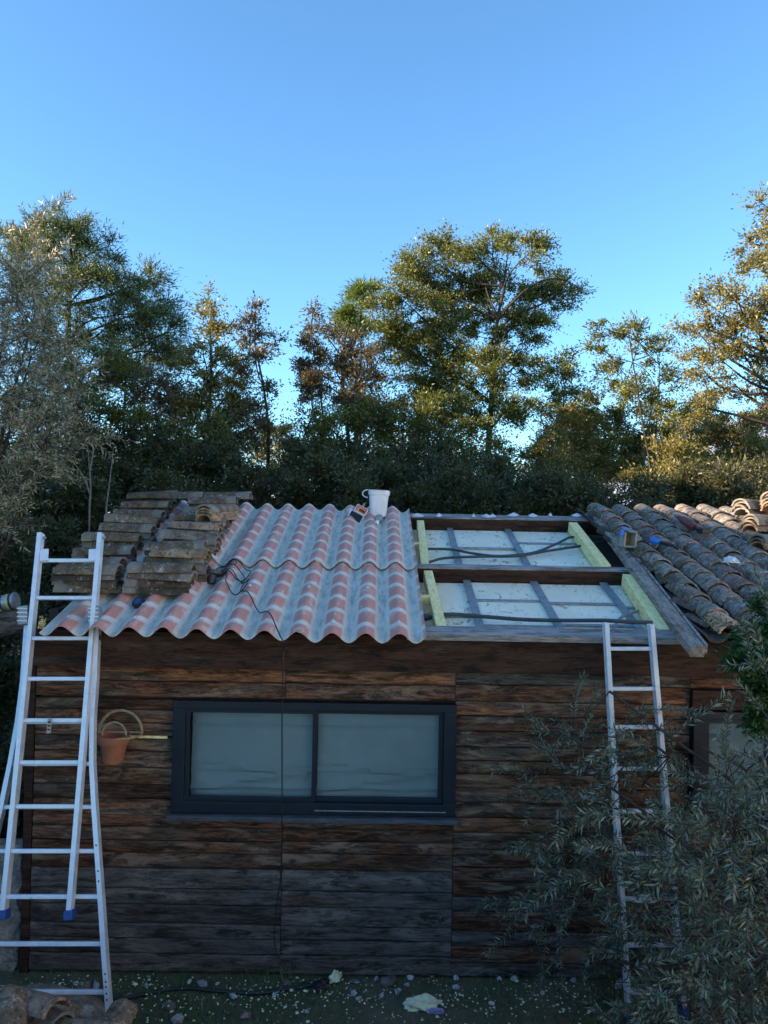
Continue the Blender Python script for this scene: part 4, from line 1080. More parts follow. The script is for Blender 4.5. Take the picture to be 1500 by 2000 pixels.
for v in bm.verts:
    x, z = v.co.x, v.co.y
    k = noise.noise(Vector((x * 5, z * 5, 1))) * 0.03 + noise.noise(Vector((x * 15, z * 15, 4))) * 0.015
    edge = 0.04 * noise.noise(Vector((0, z * 7, 2)))
    v.co = Vector((XL - 0.55 + x * 0.98 + (edge if x > 0.45 else 0) - 0.03, 0.02 + k - (0.05 * max(0, -z - 0.2)), 0.42 + z * 0.86))
me = bpy.data.meshes.new('render'); bm.to_mesh(me); bm.free(); me.materials.append(MAT['render'])
wallstub = empty('rendered_wall', (XL - 0.55, 0.1, 0), 'low rough cement rendered wall left of the shed corner', 'wall')
o = bpy.data.objects.new('render_face', me); link(o, wallstub); o.location = -Vector(wallstub.location)
m_.build('core', MAT['render'], wallstub)

# tile heap in the near left corner
def heap(px, py, z, yaw, tilt, roll_, i, label, mesh=None, sc_=0.95):
    p = gnd(px, py + 14, z - 0.03)
    M4 = Matrix.Translation(p) @ Matrix.Rotation(R(yaw), 4, 'Z') @ Matrix.Rotation(R(tilt), 4, 'X') @ Matrix.Rotation(R(roll_), 4, 'Y') @ Matrix.Scale(sc_, 4) @ Matrix.Translation((0, -.25, 0))
    place_tile(mesh or stackers[i % 4], M4, label, 'old tiles heaped at the ladder foot', 1.1)
heap(50, 1950, 0.60, 62, -6, 8, 3, 'broad pale curved tile sloping left to right on the heap in the near corner')
heap(60, 1975, 0.50, 60, -4, -6, 0, 'dark tile hidden under the broad pale tile of the near heap')
heap(150, 2010, 0.52, 66, -10, 4, 3, 'long pale curved tile at the bottom edge of the near heap')
heap(15, 1995, 0.62, 20, 12, 25, 0, 'greyish tile standing askew at the left edge of the near heap')
heap(115, 1965, 0.42, 100, 14, 30, 1, 'broken reddish tile lying between the long tiles of the near heap', sc_=0.7)
heap(130, 1960, 0.40, 140, 25, 15, 3, 'small reddish tile fragment near the lowest visible rung', sc_=0.5)
heap(213, 2010, 0.42, -4, 4, 2, 2, 'upright curved tile facing the camera at the foot of the ladder rail')
heap(40, 2040, 0.40, 70, 0, 0, 2, 'lower tile carrying the near heap at the frame bottom')
heap(140, 2080, 0.36, 50, 0, 0, 1, 'bottom tile of the near heap under the long pale tile')
m_ = MB(); hp = gnd(40, 2050, 0.05); m_.lathe([(0.0001, 0.22), (0.3, 0.2), (0.5, 0.05), (0.62, -0.16)], 14, hp); props(m_.build('rubble_mound', MAT['render'], smooth=True), 'mound of soil and rubble under the near tile heap', 'rubble')

# ------------------------------------------------------------------ rubble, flecks and grass at the foot of the wall
labs = 'pale rubble lump lying in the grass before the shed wall'
for px, py, w in ((395, 1922, 20), (370, 1918, 10), (425, 1921, 9), (455, 1946, 13), (535, 1945, 14), (290, 1908, 8), (285, 1925, 10), (690, 1940, 14), (700, 1950, 10), (745, 1945, 10), (735, 1912, 12), (775, 1938, 14), (795, 1924, 11),
                  (800, 1910, 14), (780, 1934, 9), (890, 1910, 12), (892, 1928, 13), (845, 1905, 12), (975, 1912, 11), (1005, 1912, 14), (1100, 1908, 12), (1120, 1915, 13), (1210, 1922, 20), (1230, 1912, 12), (150, 1922, 15), (188, 1925, 14), (330, 1958, 9), (600, 1975, 9), (960, 1960, 10), (1060, 1940, 9), (345, 1992, 22), (250, 1975, 12)):
    chunk(gnd(px, py, 0.012), (w * 0.0021, w * 0.0015, w * 0.0016), 'stone', 'rubble_lump', labs, 'rubble', 'pale rubble lumps along the foot of the wall')
for px, py, w in ((165, 1926, 20), (760, 1918, 26), (330, 1965, 18), (480, 1985, 16), (250, 1945, 14), (690, 1915, 12), (1140, 1958, 14), (560, 1918, 14)):
    chunk(gnd(px, py, 0.01), (w * 0.0030, w * 0.0022, w * 0.0012), 'shard', 'tile_shard', 'dull brown shard of broken tile lying flat in the grass', 'shard', 'broken tile shards in the grass')
chunk(gnd(825, 1962, 0.02), (0.105, 0.055, 0.045), 'foam', 'foam_chunk', 'large pale yellow foam chunk lying in the grass', 'foam', tone=1.0).rotation_euler = (0, 0, 0.1)
chunk(gnd(850, 1975, 0.015), (0.045, 0.02, 0.025), 'lilac', 'wrapper', 'crumpled lilac wrapper beside the yellow foam chunk', 'wrapper', tone=1.0).rotation_euler = (0, 0, 0)
chunk(gnd(655, 1908, 0.03), (0.06, 0.03, 0.035), 'foam', 'foam_offcut', 'pale green foam offcut against the foot of the wall', 'foam', tone=.6)
chunk(gnd(625, 1925, 0.03), (0.06, 0.04, 0.03), 'black_rubber', 'plug_box', 'dark plug box lying on the cable in the grass', 'box')
# white flecks
N = 2600
fx = rng.uniform(-2.6, 2.6, N); fyy = -0.05 - rng.gamma(2.0, 0.16, N); keep = fyy > -1.6; fx, fyy = fx[keep], fyy[keep]
cl = np.sin(fx * 7) * np.sin(fyy * 9 + fx * 3) + rng.normal(0, .6, len(fx)) > -0.2; fx, fyy = fx[cl], fyy[cl]; N = len(fx)
sz = rng.gamma(2, 0.0018, N) + 0.0022; ang = rng.uniform(0, 6.28, N)
base = np.stack([fx, fyy, rng.uniform(0.012, 0.03, N)], 1)
V = np.zeros((N, 4, 3)); da = [0, 1.4, 3.0, 4.6]
for k in range(4):
    V[:, k, 0] = base[:, 0] + np.cos(ang + da[k]) * sz; V[:, k, 1] = base[:, 1] + np.sin(ang + da[k]) * sz; V[:, k, 2] = base[:, 2] + rng.uniform(0, 0.008, N)
top = base + np.array([0, 0, 1]) * sz[:, None] * 0.9
VV = np.concatenate([V, top[:, None, :]], 1).reshape(-1, 3); b5 = np.arange(N)[:, None] * 5
FF = np.concatenate([np.stack([b5[:, 0] + i, b5[:, 0] + (i + 1) % 4, b5[:, 0] + 4], 1) for i in range(4)])
o = bpy.data.objects.new('styrofoam_flecks', mesh_np('styrofoam_flecks', VV, FF, MAT['foam'])); link(o)
props(o, 'white foam flecks strewn through the grass before the shed', 'litter', kind='stuff')
# grass
N = 42000
gx = rng.uniform(-4.5, 5.0, N); gy = rng.uniform(-2.6, -0.03, N); dn = np.sin(gx * 2.3 + 1) * np.sin(gy * 3.1) + rng.normal(0, .5, N)
kp = dn > -0.3; gx, gy = gx[kp], gy[kp]; N = len(gx)
hh = rng.gamma(3, 0.011, N) * (1 + 0.8 * (gy > -0.12)); an = rng.uniform(0, 6.28, N); w_ = 0.0022 + rng.random(N) * 0.002; ln = rng.normal(0, 0.5, N) * hh; an2 = rng.uniform(0, 6.28, N)
A = np.stack([gx - np.cos(an) * w_, gy - np.sin(an) * w_, np.zeros(N)], 1); B = np.stack([gx + np.cos(an) * w_, gy + np.sin(an) * w_, np.zeros(N)], 1)
T = np.stack([gx + np.cos(an2) * ln, np.minimum(gy + np.sin(an2) * ln, -0.02), hh], 1)
o = bpy.data.objects.new('grass', mesh_np('grass', np.stack([A, B, T], 1).reshape(-1, 3), np.arange(N * 3).reshape(-1, 3), MAT['grass'], attr=np.repeat(rng.random(N), 3))); link(o)
props(o, 'short sparse dark grass before the shed wall', 'grass', kind='stuff')

#@@TREES
# ------------------------------------------------------------------ vegetation
def leaf_mesh(name, C_, D_, L_, W_, mat, tint, fold=0.25):
    """C_: leaf bases (N,3); D_: directions (N,3); two triangles per leaf"""
    N_ = len(C_)
    D_ = D_ / (np.linalg.norm(D_, axis=1, keepdims=True) + 1e-9)
    r_ = rng.normal(size=(N_, 3)); S_ = np.cross(D_, r_); S_ /= (np.linalg.norm(S_, axis=1, keepdims=True) + 1e-9)
    U_ = np.cross(S_, D_)
    L_ = np.broadcast_to(L_, (N_,))[:, None]; W_ = np.broadcast_to(W_, (N_,))[:, None]
    p0 = C_; p2 = C_ + D_ * L_; md = C_ + D_ * L_ * 0.45
    p1 = md + S_ * W_ * 0.5 + U_ * W_ * fold; p3 = md - S_ * W_ * 0.5 + U_ * W_ * fold
    V_ = np.stack([p0, p1, p2, p3], 1).reshape(-1, 3)
    b_ = np.arange(N_)[:, None] * 4
    F_ = np.concatenate([b_ + np.array([[0, 1, 2]]), b_ + np.array([[0, 2, 3]])])
    return mesh_np(name, V_, F_, mat, attr=np.repeat(tint, 4))
def tri_leaf_mesh(name, C_, D_, L_, W_, mat, tint):
    N_ = len(C_)
    D_ = D_ / (np.linalg.norm(D_, axis=1, keepdims=True) + 1e-9)
    S_ = np.cross(D_, rng.normal(size=(N_, 3))); S_ /= (np.linalg.norm(S_, axis=1, keepdims=True) + 1e-9)
    L_ = L_[:, None]; W_ = W_[:, None]
    V_ = np.stack([C_ - S_ * W_ * 0.5, C_ + S_ * W_ * 0.5, C_ + D_ * L_], 1).reshape(-1, 3)
    return mesh_np(name, V_, np.arange(N_ * 3).reshape(-1, 3), mat, attr=np.repeat(tint, 3))
def tubes_mesh(name, segs, mat, n=4):
    """segs: list of (points array, radii array) with shared short lengths"""
    V_, F_ = [], []; off = 0
    for P_, r_ in segs:
        P_ = np.asarray(P_, float); k = len(P_)
        d = np.gradient(P_, axis=0); d /= (np.linalg.norm(d, axis=1, keepdims=True) + 1e-9)
        ref = np.array([0.31, 0.22, 0.1]) if abs(d[0][2]) > 0.8 else np.array([0, 0, 1.0])
        a = np.cross(d, ref); a /= (np.linalg.norm(a, axis=1, keepdims=True) + 1e-9); b = np.cross(a, d)
        for q in range(n):
            t = 2 * math.pi * q / n
            V_.append(P_ + (a * math.cos(t) + b * math.sin(t)) * np.asarray(r_)[:, None])
        for q in range(n):
            q2 = (q + 1) % n; i = np.arange(k - 1)
            F_.append(np.stack([off + q * k + i, off + q2 * k + i, off + q2 * k + i + 1, off + q * k + i + 1], 1))
        off += n * k
    return mesh_np(name, np.concatenate(V_), np.concatenate(F_), mat, smooth=True)
def curve3(a, b, sag=0.1, n=5):
    t = np.linspace(0, 1, n)[:, None]; a = np.asarray(a, float); b = np.asarray(b, float)
    L = np.linalg.norm(b - a); w = rng.normal(size=3) * L * sag
    return a + (b - a) * t + np.sin(t * math.pi) * w + np.sin(t * 7 + rng.uniform(0, 6)) * 0.012 * L * (t > 0) * (t < 1)
def tree(name, label, base, lobes, mat, leaf=(0.075, 0.032), per=85, crad=0.30, dens=1.0, trunk_r=0.13, bark='bark', cat='tree', group=None, ndl=False, top=None, up=0.2, multi=1):
    """lobes: (x, y, z, r[, rz]) in metres; clusters are hung on limbs that grow from the trunk to each lobe"""
    base = np.array(base, float)
    e = empty(name, tuple(base), label, cat, group)
    lobes = [np.array(l, float) for l in lobes]
    zc = np.array([l[:3] for l in lobes]); mx = zc.mean(0)
    topp = np.array(top, float) if top is not None else np.array([mx[0], mx[1], max(zc[:, 2]) * 0.9])
    trunks = []; segs = []
    for k in range(multi):
        b0 = base + np.array([rng.normal(0, 0.25) * (multi > 1), rng.normal(0, 0.25) * (multi > 1), 0])
        tp = topp + np.array([rng.normal(0, 0.7), rng.normal(0, 0.5), rng.normal(0, 0.3)]) * (multi > 1)
        tr = curve3(b0, tp, 0.05, 14); trunks.append(tr)
        segs.append((tr, np.linspace(trunk_r, trunk_r * 0.22, 14)))
    CC, DD = [], []; limbs = []
    for i, l in enumerate(lobes):
        c = l[:3]; tr = trunks[i % multi]
        zt = min(c[2] - 0.35 * np.hypot(*(c[:2] - topp[:2])) - l[3] * 0.5, topp[2] * 0.97)
        j = int(np.argmin(abs(tr[:, 2] - max(zt, base[2] + 0.25 * (topp[2] - base[2]))))); st = tr[j]
        lm = curve3(st, c + np.array([0, 0, l[3] * 0.3]), 0.10, 9); r1 = max(0.012, trunk_r * 0.42 * (1 - 0.6 * j / 14))
        segs.append((lm, np.linspace(r1, 0.010, 9))); limbs.append(lm)
        rz = l[4] if len(l) > 4 else l[3]
        n_ = max(3, int(dens * 2.9 * (l[3] * math.sqrt(l[3] * rz)) ** 1.0 / (crad * crad)))
        u = rng.normal(size=(n_, 3)); u /= np.linalg.norm(u, axis=1, keepdims=True); rad = rng.random(n_) ** 0.45
        pts = c + u * rad[:, None] * np.array([l[3], l[3] * 0.9, rz])
        pts[:, 2] = np.maximum(pts[:, 2], base[2] + 0.15)
        for p_ in pts:
            q = lm[min(8, max(2, int(np.argmin(np.linalg.norm(lm - p_, axis=1))) - 1))]
            tw = curve3(q, p_, 0.12, 5); segs.append((tw, np.linspace(0.011, 0.003, 5)))
            m1 = int(per * 1.8 * rng.uniform(.4, 1.3)); 
            tpos = rng.random(m1) ** 0.6
            ip = np.clip((tpos * 4).astype(int), 0, 4)
            sp_ = crad * rng.uniform(.7, 1.5)
            off = np.clip(rng.normal(size=(m1, 3)), -1.7, 1.7) * np.array([sp_, sp_, sp_ * 0.75]) * 0.52
            c0 = tw[4] * tpos[:, None] + tw[2] * (1 - tpos[:, None])
            CC.append(c0 + off * tpos[:, None])
            dd = off / sp_ * 1.0 + (p_ - q) / (np.linalg.norm(p_ - q) + 1e-6) * 0.5 + rng.normal(size=(m1, 3)) * 0.5 + np.array([0, 0, up])
            DD.append(dd)
    CC = np.concatenate(CC); DD = np.concatenate(DD); N_ = len(CC)
    tint = np.clip(rng.beta(2, 2.5, N_), 0, 1)
    L_ = 1.05 * leaf[0] * rng.uniform(.45, 1.3, N_); W_ = 1.35 * leaf[1] * rng.uniform(.6, 1.2, N_)
    bx = Vector(base)
    me = tri_leaf_mesh('crown', CC - base, DD, L_, W_, MAT[mat], tint)
    o = bpy.data.objects.new('crown', me); link(o, e); o['kind'] = 'stuff'
    me = tubes_mesh('trunk', [(P_ - base, r_) for P_, r_ in segs], MAT[bark]); o = bpy.data.objects.new('trunk', me); link(o, e)
    return e
def PL(Y, *ls):
    """crown lobes given where they appear in the photograph: (px, py, r px[, rz px]) at depth Y"""
    out = []
    for l in ls:
        yy = Y + rng.uniform(-0.06, 0.06) * (Y + 5.3)
        p_ = atY(l[0], l[1], yy); k = (yy + 5.3) / F_PX
        k *= 1.22
        out.append((p_.x, p_.y, p_.z, l[2] * k, (l[3] if len(l) > 3 else l[2]) * k))
    return out
def foot(px, Y): p_ = atY(px, 1000, Y); return (p_.x, Y, 0)
def tp(px, py, Y): return tuple(atY(px, py, Y))

tree('holm_oak', 'tall broad oak with lit olive-green crown standing behind the middle of the roof', foot(985, 14), PL(14,
    (800, 520, 50), (850, 490, 40), (770, 590, 55), (860, 570, 60), (900, 500, 30), (965, 485, 34), (940, 560, 55), (1000, 470, 22), (1055, 490, 32, 40), (1040, 570, 50), (1100, 575, 36), (1125, 565, 18),
    (1040, 650, 45), (960, 640, 55), (870, 650, 65), (800, 690, 55), (880, 730, 60), (960, 720, 45), (1020, 720, 45), (760, 660, 40), (830, 770, 55), (920, 800, 50), (1010, 790, 45)), 'oak', dens=1.25, trunk_r=0.20, top=tp(985, 560, 14), per=120)
tree('holm_oak', 'dark russet tipped oak just left of the tall broad oak', foot(720, 13), PL(13,
    (690, 690, 45), (730, 730, 50), (660, 720, 36), (640, 640, 22, 34), (615, 640, 14, 34), (660, 780, 50), (720, 800, 55), (610, 760, 34), (600, 720, 20, 40), (780, 820, 50), (600, 830, 40)), 'oak_red', dens=1.1, trunk_r=0.12, top=tp(690, 700, 13), multi=2)
tree('slender_sapling', 'thin reddish sapling reaching above its neighbours left of the oak', foot(612, 12.5), PL(12.5, (612, 610, 12, 26), (600, 660, 18, 30), (625, 690, 22), (595, 720, 20), (610, 760, 28)), 'oak_red', dens=1.3, trunk_r=0.05, crad=0.2, per=70, top=tp(612, 600, 12.5))
tree('pine', 'bright yellow-green pine tuft showing at the left side of the tall oak', foot(720, 17), PL(17, (695, 570, 22), (685, 620, 28), (720, 560, 20), (710, 640, 24), (665, 640, 16)), 'lime', leaf=(0.15, 0.022), per=150, dens=1.6, crad=0.28, trunk_r=0.1, top=tp(715, 560, 17))
tree('tall_pine', 'tallest feathery grey-green pine spreading at the left above the tile stacks', foot(275, 13), PL(13,
    (125, 425, 40, 36), (90, 470, 45), (160, 480, 45), (220, 490, 30), (60, 460, 35), (130, 540, 50), (200, 560, 50), (255, 560, 40), (300, 555, 34), (70, 560, 50), (330, 610, 36), (280, 630, 50), (345, 650, 28), (215, 650, 50), (300, 690, 50), (340, 700, 30), (150, 640, 45), (90, 650, 50), (240, 720, 45), (20, 480, 40)),
    'pine', leaf=(0.12, 0.020), per=130, dens=1.35, crad=0.36, trunk_r=0.16, top=tp(160, 440, 13))
tree('gold_leaved_tree', 'slim tree with golden-brown leaves between the pine and the sky gap', foot(425, 11.5), PL(11.5, (405, 590, 24, 30), (420, 640, 34), (395, 690, 36), (440, 690, 36), (420, 750, 45), (460, 760, 34), (385, 780, 45), (440, 820, 45), (360, 720, 30), (350, 800, 40), (410, 860, 45), (480, 700, 26)), 'oak_gold', dens=0.95, trunk_r=0.08, crad=0.26, top=tp(415, 600, 11.5))
tree('slender_tree', 'slender airy tree with see-through crown standing alone before the sky gap', foot(495, 11.5), PL(11.5, (505, 615, 30, 20), (490, 650, 34), (530, 660, 22), (500, 705, 34), (475, 740, 30), (515, 750, 22), (490, 800, 34), (495, 850, 36)), 'oak_red', dens=0.7, trunk_r=0.07, crad=0.26, top=tp(500, 620, 11.5), per=90)
tree('lit_shrub', 'small yellow-lit bush at the foot of the sky gap', foot(545, 14), PL(14, (540, 850, 34), (520, 880, 30), (570, 890, 30), (545, 930, 50)), 'oak_gold', cat='bush', dens=1.2, trunk_r=0.05, top=tp(545, 860, 14), crad=.25)
tree('airy_tree', 'thin airy tree with open branches right of the tall oak', foot(1240, 13), PL(13, (1180, 650, 24), (1170, 690, 24), (1215, 650, 26), (1250, 670, 30), (1200, 710, 34), (1260, 720, 34), (1240, 640, 18), (1225, 770, 40), (1290, 750, 34), (1180, 750, 30), (1300, 680, 26), (1270, 800, 40), (1150, 800, 34), (1330, 800, 40), (1200, 830, 40), (1330, 720, 30)), 'oak', dens=0.7, trunk_r=0.06, multi=2, crad=0.28, top=tp(1230, 690, 13), per=90)
tree('tall_right_tree', 'tall pale leaved tree rising out of the picture at the right edge', foot(1560, 11), PL(11,
    (1480, 400, 26, 34), (1500, 450, 40), (1460, 480, 26), (1490, 520, 40), (1400, 560, 34), (1440, 590, 40), (1380, 610, 34), (1360, 580, 18), (1420, 650, 45), (1370, 670, 36), (1480, 640, 45), (1450, 700, 40), (1400, 710, 34), (1500, 720, 45), (1540, 560, 60), (1545, 440, 50), (1570, 680, 60), (1340, 640, 22), (1360, 720, 36), (1430, 760, 40), (1490, 780, 40), (1370, 800, 30), (1500, 600, 40), (1520, 500, 45)),
    'oak_gold', dens=0.72, trunk_r=0.16, crad=0.28, top=tp(1540, 430, 11), per=85)
tree('dark_oak', 'small dark round-headed tree in the gap right of the tall oak', foot(1100, 14.5), PL(14.5, (1090, 735, 36), (1110, 715, 24), (1080, 780, 34), (1130, 760, 22), (1060, 730, 20), (1095, 830, 30)), 'oak', dens=1.0, trunk_r=0.07, top=tp(1095, 740, 14.5), per=110)
mids = [(200, 740, 60, 10.5, 'oak', 'dull green tree in front of the pine trunk', ), (310, 780, 50, 11, 'oak_red', 'brownish tree under the right arm of the pine'), (100, 800, 60, 9, 'pine', 'grey-green tree behind the silver olive'), (250, 860, 60, 10, 'oak', 'low broad dull tree between the pine and the tile stacks'),
        (400, 870, 55, 10.5, 'oak', 'dark tree standing behind the tile stacks below the gold leaved tree'), (625, 860, 45, 11.5, 'oak', 'dark tree at the left foot of the tall oak group'), (735, 840, 60, 12, 'oak', 'leafy green tree below the russet oak'), (865, 830, 60, 12, 'oak', 'broad green tree filling the foot of the tall oak'), (965, 900, 45, 12.5, 'oak', 'dark green tree beside the tall oak trunk'),
        (470, 830, 40, 12, 'oak_red', 'reddish bush under the slender airy tree')]
for px, py, r_, Y, mt_, lb_t in mids:
    tree('mid_tree', lb_t, foot(px, Y), PL(Y, (px, py, r_), (px - r_ * .8, py - r_ * .2, r_ * .7), (px + r_ * .8, py + r_ * .1, r_ * .8), (px - r_ * .3, py - r_ * .9, r_ * .55), (px + r_ * .4, py - r_ * .8, r_ * .5), (px, py + r_, r_)), mt_, dens=0.85, trunk_r=0.07, top=tp(px, py - r_ * .5, Y), multi=2)
golds = [(1095, 830, 40, 14), (1150, 860, 45, 15), (1060, 880, 34, 13), (1200, 850, 40, 15.5), (1260, 860, 40, 14.5), (1330, 830, 36, 17), (1400, 850, 40, 16), (1460, 860, 45, 14), (1380, 790, 28, 18), (1500, 820, 40, 16), (1310, 900, 50, 12.5), (1140, 800, 26, 17)]
gl = ['left foot of the row, by the oak', 'second from the oak', 'lowest one nearest the oak trunk', 'third from the oak', 'middle of the row', 'slightly taller one under the airy tree', 'one below the hillside', 'wide one near the right edge', 'thin one before the pale hill', 'one touching the right edge', 'near broad one right of centre', 'far small one']
for (px, py, r_, Y), w in zip(golds, gl):
    tree('sunlit_shrub', 'golden sunlit shrub behind the old tiles, ' + w, foot(px, Y), PL(Y, (px, py, r_), (px - r_ * .7, py + r_, r_), (px + r_ * .7, py + r_, r_), (px, py + r_ * 1.8, r_ * 1.1), (px + r_ * .2, py - r_ * .8, r_ * .5)), 'oak_gold', dens=0.9, trunk_r=0.05, crad=0.25, group='sunlit shrubs behind the old tiles', top=tp(px, py, Y), cat='shrub', bark='bark_pale', per=95)
for x, y, hgt, lab in ((-10.5, 7.5, 8.2, 'unseen dense evergreen added to block sun beyond the end of the left house'), (-9.5, 10.5, 7.4, 'second unseen evergreen added to block sun beyond the left house'), (-13, 9.5, 8.8, 'tallest unseen evergreen added to block sun behind the left house')):  # added out of view to throw shade on the thicket
    tree('blocker_evergreen', lab, (x, y, 0), [(x, y, hgt * .45, 1.9, 2.0), (x + .6, y - .6, hgt * .65, 1.7, 1.6), (x - .5, y + .5, hgt * .8, 1.4, 1.4)], 'brush', leaf=(0.16, 0.09), dens=0.9, crad=0.45, per=90, trunk_r=0.15)
# the shaded thicket straight behind the shed
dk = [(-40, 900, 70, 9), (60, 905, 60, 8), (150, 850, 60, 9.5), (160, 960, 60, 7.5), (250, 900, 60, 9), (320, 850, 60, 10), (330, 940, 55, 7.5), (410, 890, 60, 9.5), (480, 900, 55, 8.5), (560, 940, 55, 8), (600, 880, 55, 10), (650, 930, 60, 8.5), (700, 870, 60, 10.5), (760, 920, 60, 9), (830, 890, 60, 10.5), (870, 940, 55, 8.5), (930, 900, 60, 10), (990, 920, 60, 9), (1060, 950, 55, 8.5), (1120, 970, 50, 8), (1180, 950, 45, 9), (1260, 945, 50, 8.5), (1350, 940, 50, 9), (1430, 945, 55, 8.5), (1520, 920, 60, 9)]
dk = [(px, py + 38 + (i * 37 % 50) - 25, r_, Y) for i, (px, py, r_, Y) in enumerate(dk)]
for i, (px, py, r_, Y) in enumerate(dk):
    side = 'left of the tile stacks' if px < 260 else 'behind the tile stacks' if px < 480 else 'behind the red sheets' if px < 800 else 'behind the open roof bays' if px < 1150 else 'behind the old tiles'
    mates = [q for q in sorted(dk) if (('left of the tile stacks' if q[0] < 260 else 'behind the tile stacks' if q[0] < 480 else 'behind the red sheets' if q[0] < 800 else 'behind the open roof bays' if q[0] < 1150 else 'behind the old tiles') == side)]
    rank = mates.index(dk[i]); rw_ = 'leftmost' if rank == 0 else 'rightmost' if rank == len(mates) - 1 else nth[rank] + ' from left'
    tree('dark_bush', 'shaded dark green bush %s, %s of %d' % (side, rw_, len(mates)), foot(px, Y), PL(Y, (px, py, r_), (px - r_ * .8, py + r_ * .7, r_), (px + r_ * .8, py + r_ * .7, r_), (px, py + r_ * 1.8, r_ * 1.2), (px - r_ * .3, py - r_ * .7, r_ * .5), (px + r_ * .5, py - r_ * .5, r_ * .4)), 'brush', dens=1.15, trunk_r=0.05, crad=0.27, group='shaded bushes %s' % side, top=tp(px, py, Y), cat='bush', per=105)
# more thicket low at the left, beside the shed
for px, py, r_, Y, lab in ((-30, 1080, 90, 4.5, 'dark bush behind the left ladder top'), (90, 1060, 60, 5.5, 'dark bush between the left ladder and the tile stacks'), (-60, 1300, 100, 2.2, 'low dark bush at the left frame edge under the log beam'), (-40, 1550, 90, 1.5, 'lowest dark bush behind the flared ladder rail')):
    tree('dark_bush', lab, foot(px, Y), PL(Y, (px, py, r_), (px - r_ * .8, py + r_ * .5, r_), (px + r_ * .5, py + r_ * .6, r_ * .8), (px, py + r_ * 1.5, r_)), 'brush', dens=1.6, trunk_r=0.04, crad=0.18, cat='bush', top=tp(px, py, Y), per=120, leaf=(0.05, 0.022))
he = empty('blocker_hedge', (0, -3.9, 0), 'unseen low dark hedge added to keep the bright paving out of the window reflection', 'hedge')  # added out of view, blocks the paving's reflection in the shed window
m_ = MB(); m_.box((0.25, -3.9, 0.58), (14.4, 0.66, 1.16)); m_.build('core', MAT['tile_channel'], he)
o = bpy.data.objects.new('foliage', tri_leaf_mesh('foliage', BLOCK_HEDGE[0] - np.array([0, -3.9, 0]), *BLOCK_HEDGE[1:], MAT['brush'], rng.random(9000))); link(o, he); o['kind'] = 'stuff'
# the wood beyond, one mass
N = 150000; cx = rng.uniform(-34, 40, 1500); cy = rng.uniform(19, 32, 1500); H0 = 5.0 + 1.6 * np.sin(cx * 0.35) + 1.3 * np.sin(cx * 0.83 + 1) + rng.normal(0, .6, 1500) 
cz = rng.random(1500) ** 0.7 * H0
ii = rng.integers(0, 1500, N); C_ = np.stack([cx[ii], cy[ii], cz[ii]], 1) + rng.normal(size=(N, 3)) * [0.5, 0.5, 0.4]; C_[:, 2] = np.abs(C_[:, 2])
o = bpy.data.objects.new('distant_wood', leaf_mesh('distant_wood', C_, rng.normal(size=(N, 3)), rng.uniform(.12, .22, N), rng.uniform(.05, .10, N), MAT['brush'], rng.beta(2, 3, N))); link(o)
props(o, 'mass of woodland far behind the shed', 'wood', kind='stuff')
# pale bare stems seen against the thicket
def stems(px, Y, label, lines):
    e = empty('bare_sapling', foot(px, Y), label, 'sapling')
    b0 = np.array(foot(px, Y)); segs = []
    for pts in lines:
        P_ = np.array([tuple(v) for v in catmull([atY(x, y, Y) for x, y in pts], 5)]) - b0
        segs.append((P_, np.linspace(0.016, 0.004, len(P_))))
    segs.append((np.linspace([0, 0, 0], segs[0][0][0], 6), np.linspace(0.022, 0.016, 6)))
    o = bpy.data.objects.new('trunk', tubes_mesh('trunk', segs, MAT['bark_pale'], 5)); link(o, e)
stems(176, 6.2, 'thin pale forked sapling bare of leaves at the left of the thicket', [[(175, 985), (177, 950), (174, 905), (170, 870), (155, 830)], [(176, 965), (165, 935), (145, 905), (130, 895)], [(176, 920), (182, 880), (178, 850)]])
stems(210, 6.4, 'single pale leaning bare stem nearest the tile stacks', [[(208, 985), (213, 950), (219, 900), (222, 870)]])

